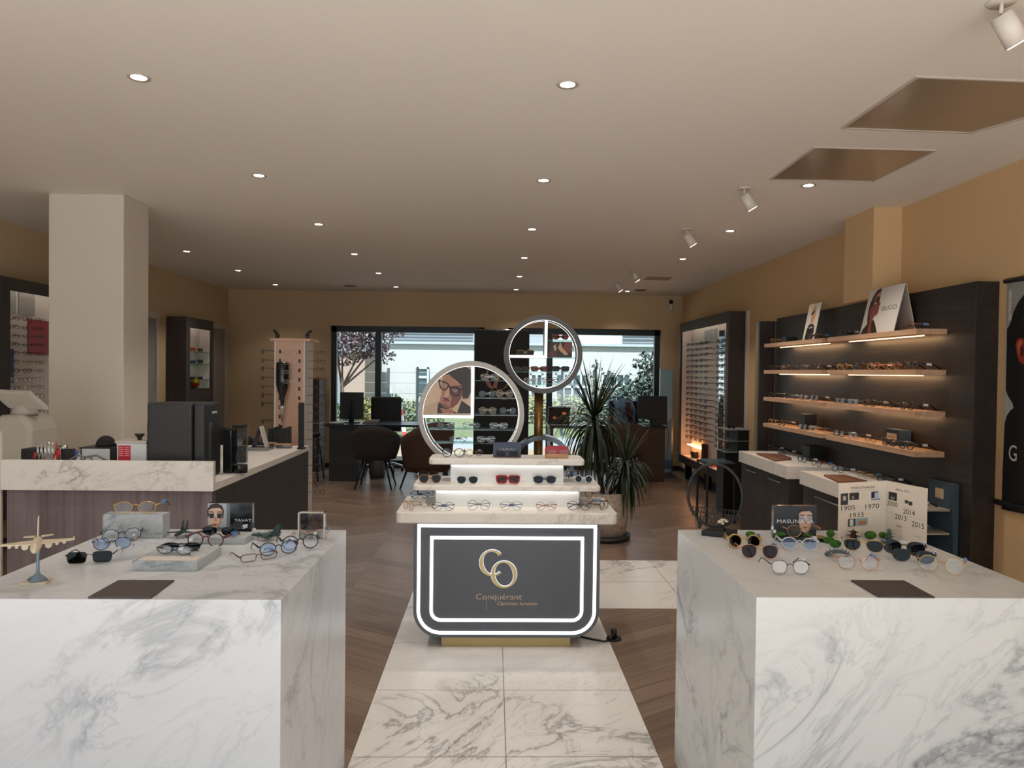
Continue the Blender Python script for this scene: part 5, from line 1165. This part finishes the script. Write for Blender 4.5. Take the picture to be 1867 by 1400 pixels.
# hanging banner on the right wall
XB = 2.885; z0_, z1_ = .79, 2.04
bn = E('wall_banner', 'black hanging banner with a red-lit ear and pale letters, right edge', 'banner', (XB, 3.7, z0_))
MB().box(XB-.006, XB-.003, 3.2, 4.075, z0_, z1_).build('banner_cloth', mat('banner_grey', '8E8E8A', .6), bn)
MB().cyl((XB-.01, 3.19, z1_), (XB-.01, 4.085, z1_), .014, n=12).build('rail', M_black, bn); MB().cyl((XB-.012, 3.19, z0_), (XB-.012, 4.12, z0_), .016, n=12).build('rail', M_black, bn)
bp2 = lambda L: [((4.075-w.y), w.z-z0_) for w in (px(x, y, X=XB-.006) for x, y in L)]
items = [('050505', [(u, v) for u, v in bp2([(1867, 537), (1857, 550), (1848, 568), (1842, 590), (1836, 600), (1834, 712), (1838, 722), (1846, 735), (1848, 744), (1842, 748), (1836, 757), (1832, 770), (1828, 860), (1826, 928)])] + [(.92, 0.0), (.92, 1.24), (.30, 1.24)]),
   ('8A2A1E', bp2([(1852, 628), (1855, 619), (1861, 616), (1868, 618), (1872, 625), (1872, 655), (1866, 664), (1858, 658), (1854, 645)])), ('B85A44', bp2([(1855, 628), (1859, 621), (1865, 621), (1861, 632), (1860, 648), (1857, 640)])), ('3A0E0A', bp2([(1860, 634), (1864, 628), (1867, 636), (1865, 650), (1861, 648)])),
   ('B8B4AE', bp2([(1840, 530), (1845.5, 529), (1845, 583), (1839, 584)]))]
pic((XB-.0061, 4.075, z0_), (0, -1, 0), (0, 0, 1), items, bn, 'printed_portrait', .0012)
g0 = px(1847, 840, X=XB-.007); txt('G', .088, (XB-.0085, g0.y, g0.z), (0, -1, 0), (0, 0, 1), mat('banner_letter', 'B8B0A8', .6), bn, width=.062)
for k, ch in enumerate('LIYA'):
    g0 = px(1842.3, 548+k*7, X=XB-.007); txt(ch, .018, (XB-.0085, g0.y, g0.z), (0, 0, -1), (0, -1, 0), mat('print_dark', '3A3430', .5), bn)

# ---------------- back of the shop ----------------
M_desk = wood('desk_dark', '25282B', '33373B', (.05, 1, 1), 30, .35)
M_deskb = wood('desk_brown', '33261F', '463429', (.05, 1, 1), 30, .4)
def desk(lab, x0, x1, y0, y1, z, px0, px1, mt):
    r = E('desk', lab, 'desk', ((x0+x1)/2, (y0+y1)/2, 0))
    MB().box(x0, x1, y0, y1, z-.03, z).build('desk_top', mat('desk_top_dark', '20262E', .22), r, bevel=.003)
    MB().box(px0, px1, y0+.03, y1-.03, .0005, z-.0305).build('pedestal', mt, r)
    e = x1-.06 if px0 < (x0+x1)/2 else x0+.02
    MB().box(e, e+.04, y0+.03, y1-.03, .0005, z-.0305).build('side_panel', mt, r)
    return r
desk('dark desk with a monitor before the left back window', -2.26, -.62, 9.86, 10.56, .768, -2.2, -1.81, M_desk)
desk('dark brown desk with a monitor before the right back window', .76, 2.38, 10.02, 10.7, .768, 1.98, 2.36, M_deskb)
def tub_chair(lab, loc, rz, mt, s=1.0, deep=0):
    r = E('tub_chair', lab, 'chair', (0, 0, 0), 'upholstered tub chairs at the desks')
    zs = .44; n = 26; A = []
    sh = MB(); vs = []; rows = 7
    for i in range(n+1):
        a = R(-25+230*i/n); top = .78-.20*abs(math.cos((a-R(90))*.72+math.pi/2))**2.2
        for j in range(rows):
            t = j/(rows-1); z = (zs-.08-deep)+(top-(zs-.08-deep))*t; rr = .235+.055*math.sin(t*1.6)
            vs.append((rr*math.cos(a)*1.05, rr*math.sin(a), z))
        for j in range(rows):
            t = 1-j/(rows-1); z = (zs-.08-deep)+(top-(zs-.08-deep))*t; rr = .205+.05*math.sin(t*1.6)
            vs.append((rr*math.cos(a)*1.05, rr*math.sin(a), z))
    m2 = 2*rows; fs = [(i*m2+j, i*m2+(j+1) % m2, (i+1)*m2+(j+1) % m2, (i+1)*m2+j) for i in range(n) for j in range(m2)]
    fs += [tuple(range(m2)), tuple(range(n*m2, (n+1)*m2))]
    sh.add(vs, fs, 0, True).build('backrest', mt, r)
    MB().lathe([(.0, zs-.10), (.20, zs-.09), (.225, zs-.04), (.225, zs-.01), (.2, zs+.02), (.0, zs+.025)], (0, -.03, 0), 30).build('seat', mt, r)
    for sx in (-1, 1):
        for sy in (-1, 1): MB().tube([(sx*.13, sy*.12-.02, zs-.09), (sx*.22, sy*.2-.02, .0005)], [.016, .009], 8).build('leg', M_black, r)
    r.location = loc; r.rotation_euler = (0, 0, rz); r.scale = (s,)*3
    return r
M_ch = mat('fabric_grey_brown', '2E2A28', .9); M_chb = mat('fabric_brown', '47322A', .85)
tub_chair('grey-brown tub chair with its back turned, at the left desk', (-1.50, 9.40, 0), R(180), M_ch, 1.04)
tub_chair('brown tub chair turned sideways, right of the grey-brown one', (-.83, 9.25, 0), R(215), M_chb, 1.12, .14)
tub_chair('brown tub chair behind the potted plant at the right desk', (1.72, 9.75, 0), R(180), M_chb, 1.1)
tub_chair('dark tub chair by the reception counter tent card', (-3.05, 8.9, 0), R(150), M_ch, 1.05)
def office_chair(lab, x, y, back_h, rz=0, jacket=False):
    r = E('office_chair', lab, 'chair', (x, y, 0))
    MB().box(x-.23, x+.23, y+.18, y+.24, .58, back_h).build('backrest', M_black, r, bevel=.04)
    MB().box(x-.24, x+.24, y-.24, y+.2, .44, .52).build('seat', M_black, r, bevel=.03)
    MB().cyl((x, y, .12), (x, y, .44), .022, n=12).build('gas_lift', M_chrome, r)
    for k in range(5):
        a = R(20+72*k); e = (x+.28*math.cos(a), y+.28*math.sin(a))
        MB().tube([(x, y, .13), (x+.15*math.cos(a), y+.15*math.sin(a), .115), (e[0], e[1], .075)], [.022, .018, .014], 8).build('foot_arm', M_chrome, r)
        MB().cyl((e[0]-.015, e[1], .0305), (e[0]+.015, e[1], .0305), .03, n=14).build('caster', M_black, r)
    return r
office_chair('black high-backed office chair on a chrome base before the left window', -1.62, 10.9, 1.10)
office_chair('black office chair behind the right desk with a denim jacket', 1.98, 10.95, 1.08)
jk = E('denim_jacket', 'light blue denim jacket hung over the right office chair', 'jacket', (1.93, 10.9, .7))
xj0, xj1 = px(1122, 750, Y=10.75).x, px(1158, 750, Y=10.75).x
b = MB(); N = 12
jl = [(xj0+(xj1-xj0)*i/N) for i in range(N+1)]
vs = []
for j in range(9):
    for i, x in enumerate(jl):
        vs.append((x+.015*math.sin(j*.9), 10.93+.03*math.sin(i*1.7+j*.6)-(.12 if j > 1 else .04*j), 1.13-.02*abs(i-N/2)*.5-.05*j))
b.add(vs, [(j*(N+1)+i, j*(N+1)+i+1, (j+1)*(N+1)+i+1, (j+1)*(N+1)+i) for j in range(8) for i in range(N)], 0, True)
o = b.build('jacket_body', mat('denim', '6A86A4', .9), jk); sm = o.modifiers.new('s', 'SOLIDIFY'); sm.thickness = .02
MB().tube([(1.98, 10.86, 1.05), (2.0, 10.80, .9), (2.02, 10.78, .8)], [.05, .045, .035], 10).build('brown_lining', mat('brown_lining', '4A2E22', .9), jk)
def monitor(lab, x0, x1, zb, zt, y, rz=0):
    r = E('monitor', lab, 'monitor', ((x0+x1)/2, y, .768))
    MB().box(x0, x1, y, y+.03, zb, zt).build('screen', mat('monitor_black', '12161B', .3), r, bevel=.004)
    xm = (x0+x1)/2; MB().box(xm-.025, xm+.025, y+.03, y+.05, .78, (zb+zt)/2).box(xm-.1, xm+.1, y-.03, y+.13, .7685, .78).build('stand', M_black, r)
Ym = 10.15
monitor('black computer monitor on the left desk', px(620, 700, Y=Ym).x, px(663, 700, Y=Ym).x, px(640, 764, Y=Ym).z, px(640, 715, Y=Ym).z, Ym)
monitor('black computer monitor on the right desk', px(1163, 700, Y=10.3).x, px(1217, 700, Y=10.3).x, px(1190, 764, Y=10.3).z, px(1190, 722, Y=10.3).z, 10.3)
p = px(652, 772, Z=.768)
tag(MB().cyl((p.x-.11, p.y+.0, .7685), (p.x-.11, p.y, 1.08), .012, n=10).cyl((p.x-.11, p.y, .7685), (p.x-.11, p.y, .775), .05, n=20).build('measuring_post', M_blackm), 'thin dark post standing on the left desk before the monitor', 'post')
for k in range(3): tag(MB().box(p.x+.05+.02*k, p.x+.24+.01*k, p.y+.05, p.y+.3, .7685+.012*k, .7795+.012*k).build('book', mat('book_%d' % k, ['6E6A68', '8A8480', '5E5048'][k], .6)), ['bottom', 'middle', 'top'][k]+' notebook of the stack on the left desk', 'book')
tag(MB().cyl((-2.12, 9.98, .7685), (-2.12, 9.98, .79), .09, .1, n=24).build('dish', mat('dish_white', 'A8B0B8', .3)), 'pale shallow dish on the left end of the left desk', 'dish')
p = px(1205, 774, Z=.769)
pt = E('label_printer', 'small black device on the right end of the right desk', 'device', (p.x, p.y, .768)); MB().box(p.x-.09, p.x+.09, p.y, p.y+.12, .7685, .93).build('body', M_black, pt, bevel=.01); MB().box(p.x-.08, p.x+.08, p.y-.002, p.y, .90, .915).build('slot', M_gl, pt)
tag(MB().cyl((1.62, 10.3, .7685), (1.62, 10.3, .88), .022, n=14).build('spray_bottle', mat('bottle_amber', 'C89A5E', .4)), 'small amber bottle on the right desk beside the jacket', 'bottle')
x0, x1 = px(999, 760, Y=10.1).x, px(1040, 760, Y=10.1).x
la = E('tablet', 'tilted black tablet with orange spots on its screen, right desk end', 'tablet', ((x0+x1)/2, 10.1, .768))
MB().obox(((x0+x1)/2, 10.15, .895), ((x1-x0)/2, 0, 0), (0, .004, -.001), (.01, .03, .125)).build('casing', M_steel, la)
MB().obox(((x0+x1)/2, 10.144, .895), ((x1-x0)/2-.01, 0, 0), (0, .002, -.0005), (.009, .027, .112)).build('screen', mat('screen_dark', '1A1412', .2), la)
for dx, dz, rr in ((.07, .03, .03), (-.06, -.03, .025)): MB().ball(((x0+x1)/2+dx, 10.141+dz*.25, .895+dz), rr, .002, rr*.9).build('screen_glow', mat('glow_orange', 'A85A34', .5, 0, .6), la)
MB().obox(((x0+x1)/2, 10.19, .83), (.02, 0, 0), (0, .03, 0), (0, 0, .06)).build('prop', M_black, la)
# roll-up banner between the windows
YR = 10.62; x0, x1 = px(864.5, 650, Y=YR).x, px(965, 650, Y=YR).x; zt_ = px(915, 602, Y=YR).z
ru = E('rollup_banner', 'black roll-up banner with a rose-gold double C between the windows', 'banner', ((x0+x1)/2, YR, 0))
MB().box(x0, x1, YR, YR+.004, .06, zt_-.01).build('banner_sheet', mat('banner_black', '14181C', .55), ru)
MB().cyl((x0, YR, zt_), (x1, YR, zt_), .014, n=12).build('top_rail', M_steel, ru); MB().box(x0-.01, x1+.01, YR-.06, YR+.08, .0005, .06).build('base_cassette', M_steel, ru); MB().cyl(((x0+x1)/2, YR+.03, .06), ((x0+x1)/2, YR+.03, zt_-.01), .008, n=8).build('support_pole', M_steel, ru)
k_ = YR/1340; M_rg = mat('rose_gold_print', 'B08068', .5)
cA = px(907, 689, Y=YR); cB = px(922, 706, Y=YR)
for cc, a0, a1 in ((cA, 95, 330), (cB, 60, 275)):
    A, B = cresc(cc.x, cc.z, 23*k_, 23*k_, a0, a1, .01, .055, rot=205 if cc is cA else 170)
    MB().band(A, B, (0, YR-.0015, 0), (1, 0, 0), (0, 0, 1), (0, .001, 0), 0, False).build('printed_letter', M_rg, ru)
# pale blue floor-standing light panel
YS = 10.62; x0, x1 = px(1203, 750, Y=YS).x, px(1228, 750, Y=YS).x; z1 = px(1215, 673, Y=YS).z
sp_ = E('standing_panel', 'pale blue floor-standing picture panel in the back right corner', 'panel', ((x0+x1)/2, YS, 0))
MB().box(x0, x1, YS, YS+.05, .03, z1).box(x0-.02, x1+.04, YS-.1, YS+.15, .0005, .03).build('frame', M_steel, sp_)
pic((x0+.005, YS-.0005, .06), (1, 0, 0), (0, 0, 1), [('8FB4C8', [(0, 0), (x1-x0-.03, 0), (x1-x0-.03, z1-.07), (0, z1-.07)]), ('5C90B4', [(0, .05), (x1-x0-.03, .05), (x1-x0-.03, .8), (0, .6)]), ('2E6A9A', [(0, .05), (x1-x0-.03, .05), (x1-x0-.03, .18), (0, .18)]), ('33506A', [(.03, .1), (.06, .5), (.03, .7), (.05, .5)]), ('33506A', [(.1, .1), (.14, .5), (.1, .85), (.12, .5)])], sp_, 'picture')
# slim cabinet in the back left
sc_ = E('side_cabinet', 'slim dark cabinet in the back left beside the frame rack', 'cabinet', (-2.68, 10.95, 0))
MB().box(-2.80, -2.55, 10.8, 11.2, .0005, 1.36).build('body', M_darkwoodv, sc_); MB().box(-2.81, -2.54, 10.79, 11.2, .7, .72).build('shelf_board', M_steel, sc_)
bar = E('bar_stool', 'dark stool at the left end of the left desk', 'stool', (-2.5, 10.0, 0))
MB().cyl((-2.5, 10.0, .60), (-2.5, 10.0, .64), .16, n=24).build('seat', M_black, bar)
for sx in (-1, 1):
    for sy in (-1, 1): MB().tube([(-2.5+sx*.1, 10+sy*.1, .6), (-2.5+sx*.17, 10+sy*.17, .0005)], .011, 8).build('leg', M_black, bar)
tag(MB().lathe([(.10, 0), (.13, .3), (.125, .3), (.095, .01)], (-1.62, 10.3, .0005), 20).build('waste_bin', mat('bin_grey', '6A6C6E', .5)) , 'grey waste bin under the left desk', 'bin')
bg_ = E('shoulder_bag', 'blue-grey bag on the floor by the left back window', 'bag', (-1.02, 10.9, 0)); MB().ball((-1.02, 10.9, .11), .16, .1, .1095, 18).build('bag_body', mat('bag_fabric', '5C6C88', .9), bg_); MB().tube([(-1.12, 10.85, .17), (-1.05, 10.8, .30), (-.95, 10.85, .2)], .012, 8).build('strap', mat('bag_fabric', '5C6C88', .9), bg_)

# ---------------- potted plant ----------------
M_terr = marble('terrazzo', 'B5A697', '7A6A5A', 22, .8, .7, 5, fine=.05)
pp = E('potted_plant', 'spiky dragon tree in a tall speckled cream pot', 'plant', (1.01, 6.62, 0))
MB().lathe([(.22, 0), (.235, .0), (.24, .045), (.22, .045), (.215, .01)], (1.01, 6.62, .0005), 40).build('saucer', mat('saucer_dark', '22262A', .5), pp)
MB().lathe([(.0, .012), (.15, .012), (.195, .06), (.215, .18), (.22, .43), (.205, .43), (.2, .40)], (1.01, 6.62, .0005), 44).build('pot', M_terr, pp)
MB().lathe([(.0, .39), (.2, .39)], (1.01, 6.62, 0), 30).build('soil', mat('soil', '2A211C', .95), pp)
def leaf_strip(b, base, az, el, L, w, droop, mi=0):
    d = Vector((math.cos(az)*math.cos(el), math.sin(az)*math.cos(el), math.sin(el))); pts = []; p = Vector(base); n = 7; st = L/n
    for i in range(n+1):
        pts.append(p.copy()); p = p+d*st; d = (d+Vector((0, 0, -droop/n*(1+i*.25)))).normalized()
    side = Vector((-math.sin(az), math.cos(az), 0)); vs = []
    for i, q in enumerate(pts):
        t = i/n; ww = w*(.55+.45*math.sin(min(t*2.2, 1.57)))*(1-t**3)+.0006
        vs += [q-side*ww, q+Vector((0, 0, -.3*ww)), q+side*ww]
    b.add(vs, [(3*i, 3*i+1, 3*i+4, 3*i+3) for i in range(n)]+[(3*i+1, 3*i+2, 3*i+5, 3*i+4) for i in range(n)], mi, True)
M_leaf = mat('leaf_dark', '1B2B19', .55); M_leaf2 = mat('leaf_olive', '38482A', .55); M_stem = mat('plant_stem', '4A3A2C', .8)
random.seed(3)
def crown(c, n, L, upb, name):
    b = MB()
    for k in range(n):
        t = k/n; el = R(88-150*t**.75+random.uniform(-12, 12)); az = random.uniform(0, 6.283)
        leaf_strip(b, (c[0], c[1], c[2]-.10*t), az, max(el, R(-60)), L*random.uniform(.75, 1.1), .011, (.25 if el > R(50) else 1.5+1.2*t)*random.uniform(.8, 1.2), 0 if random.random() < .75 else 1)
    return b.build(name, [M_leaf, M_leaf2], pp, fix=False)
cu_ = px(1083, 762, Y=6.62); cl_ = px(1140, 846, Y=6.55)
crown((cu_.x, 6.62, cu_.z), 190, .56, 1, 'foliage'); crown((cl_.x, 6.55, cl_.z), 120, .40, 1, 'foliage')
MB().tube([(1.0, 6.62, .39), (.93, 6.62, .7), (cu_.x, 6.62, cu_.z)], [.024, .02, .018], 10).tube([(1.04, 6.6, .39), (1.13, 6.57, .5), (cl_.x, 6.55, cl_.z)], [.018, .016, .014], 10).build('trunk', M_stem, pp)

# ---------------- outdoors ----------------
M_pave = mat('paving', 'CDCFD0', .9); M_grass = mat('grass', '4E5A40', .95); M_road = mat('asphalt', '6E767C', .9)
struct(MB().box(-40, 40, -40, YF-.2, -.14, -.02).build('ground_street', M_pave)); struct(MB().box(-40, 40, YB+.25, 14.5, -.14, -.03).build('ground_yard', mat('gravel_tan', '746A5C', .95)))  # street paving is out of view, added to bounce sunlight onto the ceiling
struct(MB().box(-40, 40, 14.5, 17.0, -.14, -.03).build('ground_path', M_road)); struct(MB().box(-60, 60, 17.0, 90, -.14, -.03).build('ground_lawn', M_grass))
YH = 30.0
hb = E('house', 'long white building with louvred upper storey beyond the windows', 'building', (0, YH, 0))
zc1 = px(900, 629, Y=YH).z
M_hw = mat('house_wall', '9A9FA2', .8)
MB().box(-14, 20, YH, YH+8, -.03, zc1).build('wall', M_hw, hb); MB().box(-14, 20, YH-.12, YH+.1, zc1, zc1+.10).build('parapet', mat('house_trim', '8C9AA2', .7), hb)
MB().box(-5.2, 2.2, YH+.6, YH+7, zc1+.1, zc1+4).build('upper_wall', mat('house_upper', '7C868E', .7), hb); MB().box(2.4, 20, YH+1.0, YH+7, zc1+.1, zc1+4).build('upper_wall', M_hw, hb)
lv_ = MB()
for k in range(9): lv_.box(-4.4, -.9, YH+.55, YH+.6, zc1+.2+k*.13, zc1+.25+k*.13); lv_.box(5.4, 9.5, YH+.9, YH+1.0, zc1+.2+k*.15, zc1+.25+k*.15)
lv_.build('louvre', mat('louvre_grey', '66727A', .6), hb)
def hwin(x0, x1, y0, y1, mull=1):
    a = px(x0, y0, Y=YH-.06); b_ = px(x1, y1, Y=YH-.06)
    f = MB().box(a.x, b_.x, YH-.1, YH, b_.z, a.z).build('window', mat('house_window_dark', '3A4A52', .2), hb)
    g = MB().box(a.x, b_.x, YH-.13, YH-.1005, a.z-.08, a.z).box(a.x, a.x+.08, YH-.13, YH-.1005, b_.z, a.z).box(b_.x-.08, b_.x, YH-.13, YH-.1005, b_.z, a.z)
    for k in range(1, mull+1): xm = a.x+(b_.x-a.x)*k/(mull+1); g.box(xm-.04, xm+.04, YH-.13, YH-.1005, b_.z, a.z-.08)
    g.box(a.x+.08, b_.x-.08, YH-.13, YH-.1005, a.z*.6+b_.z*.4-.05, a.z*.6+b_.z*.4+.05)
    g.build('window_frame', mat('house_trim_light', '9CA8AE', .5), f)
hwin(760, 782, 669, 715, 0); hwin(1012, 1074, 680, 742, 3); hwin(1097, 1150, 680, 742, 3); hwin(966, 990, 680, 742, 1)
gh = E('garage', 'low peach garage block far behind the left window tree', 'building', (-7, 27, 0))
MB().box(-9.5, -4.55, 26, 29.5, -.03, 2.1).build('wall', mat('garage_peach', '8A7C74', .8), gh); MB().box(-6.6, -5.4, 25.95, 26.0, -.03, 1.3).build('garage_door', mat('garage_grey', '6E7A80', .7), gh); MB().box(-9.6, -4.45, 25.9, 29.6, 2.1, 2.2).build('roof_edge', mat('house_trim', '8C9AA2', .7), gh)
random.seed(17)
def foliage(b, c, r, n, leaf, mi_n=2, flat=1.0):
    for _ in range(n):
        while True:
            v = Vector((random.uniform(-1, 1), random.uniform(-1, 1), random.uniform(-1, 1)))
            if v.length <= 1: break
        p = Vector(c)+Vector((v.x*r[0], v.y*r[1], v.z*r[2])); a = Vector([random.uniform(-1, 1) for _ in range(3)]).normalized(); bb = a.orthogonal().normalized(); s = leaf*random.uniform(.6, 1.3)
        b.add([p-a*s, p-bb*s*.6, p+a*s, p+bb*s*.6], [(0, 1, 2, 3)], random.randrange(mi_n))
def tree(name, lab, cat, base, trunk_h, blobs, mats, leaf, tr=.06, grp=None):
    r = E(name, lab, cat, base, grp); b = MB()
    for c, rr, n in blobs: foliage(b, Vector(base)+Vector(c), rr, n, leaf)
    b.build('foliage', mats, r, fix=False)
    if trunk_h:
        t = MB(); t.tube([Vector(base), Vector(base)+Vector((.02, 0, trunk_h*.5)), Vector(base)+Vector((0, 0, trunk_h))], [tr, tr*.8, tr*.6], 8)
        for c, rr, n in blobs[:7]: t.tube([Vector(base)+Vector((0, 0, trunk_h*.85)), Vector(base)+Vector(c)*.75+Vector((0, 0, trunk_h*.25)), Vector(base)+Vector(c)], [tr*.5, tr*.3, .006], 6)
        t.build('trunk', mat('bark', '4A3E38', .9), r)
    return r
ML = lambda *c: [mat('leaf_'+x, x, .7) for x in c]
tree('purple_tree', 'purple-leaved tree behind the left pane of the left window', 'tree', (-3.25, 15.8, -.03), 1.35, [((0, 0, 2.1), (.7, .6, .5), 1100), ((.6, 0, 2.3), (.55, .5, .5), 700), ((-.3, .2, 2.7), (.8, .6, .5), 800), ((1.1, 0, 2.55), (.35, .3, .35), 260), ((.9, 0, 1.85), (.25, .2, .2), 90)], ML('2A2028', '36262E'), .045, .055)
tree('bushy_tree', 'dark green bushy tree filling the right side of the right window', 'tree', (3.2, 14.6, -.03), .9, [((.2, 0, 1.3), (.6, .5, .5), 1400), ((.35, 0, 2.1), (.35, .3, .35), 330), ((-.25, 0, 1.0), (.55, .5, .45), 900), ((-.75, 0, 1.15), (.3, .3, .4), 230), ((-.15, 0, 1.75), (.3, .3, .25), 170), ((.15, .0, 2.5), (.35, .3, .3), 190), ((-1.15, 0, 1.2), (.18, .2, .6), 90), ((.2, 0, .7), (.8, .5, .5), 1600)], ML('1C2E2A', '2A3E38'), .05, .05)
for (x, y, w, h, Yd, cols, lab, n) in [(666, 752, .35, .75, 18, ('5E6034', '7A7238'), 'yellow-green bush behind the left window mullion', 700), (640, 756, .5, .7, 19, ('34483A', '4A5A40'), 'green bush below the purple-leaved tree', 800),
        (718, 756, .3, .85, 18.5, ('2C4032', '42543C'), 'tall narrow green shrub behind the left office chair', 600), (745, 754, .45, .6, 21.5, ('5A6650', '6C7458'), 'pale green bush left of the beige ring shelf', 700),
        (775, 756, .5, .5, 19, ('465640', '58644A'), 'low green bush behind the beige ring shelf', 600), (980, 750, .55, .8, 21.8, ('6E7254', '7E7E60'), 'pale yellow-green hedge behind the gold pole', 900), (1030, 752, .7, .8, 20, ('5A664C', '6C7458'), 'pale hedge behind the spiky potted plant', 1000), (1090, 752, .7, .7, 19, ('42503E', '54604A'), 'grey-green bush beyond the right desk', 900)]:
    p = px(x, y, Y=Yd); tree('garden_bush', lab, 'bush', (p.x, Yd, -.03), 0, [((0, 0, h*.55), (w, .4, h*.6), n)], ML(*cols), .05, grp='garden bushes beyond the windows')
for k, x in enumerate((708, 761, 1025, 1083, 1110)):
    p = px(x, 700, Y=17.6); tag(MB().box(p.x-.03, p.x+.03, 17.57, 17.63, -.03, 1.55).build('fence_post', mat('post_dark', '26343A', .6)), 'dark fence post in the garden, %s from the left' % ordn[k], 'post', 'garden fence posts')
w_ = MB()
for k in range(6): w_.cyl((-6, 17.6, .2+k*.25), (6, 17.6, .2+k*.25), .006, n=4)
tag(w_.build('fence_wires', mat('wire_grey', '7A868A', .5)), 'thin wire fence strung between the garden posts', 'fence')
bp3 = px(738, 750, Y=16.5)
rp_ = E('barrier_pole', 'red and white striped marker pole seen through the left window', 'pole', (bp3.x, 16.5, -.02))
for k in range(6): MB().obox((bp3.x-.10*(k/5), 16.5, .06+k*.125), (.045, 0, 0), (0, .01, 0), (-.01, 0, .06)).build('stripe_band', mat('stripe_red', 'B83A3E', .6) if k % 2 == 0 else mat('stripe_white', 'D8D8D8', .6), rp_)

# ---------------- the patterns the copies were made from are taken away ----------------
for o in EYE.values(): remove_tree(o)
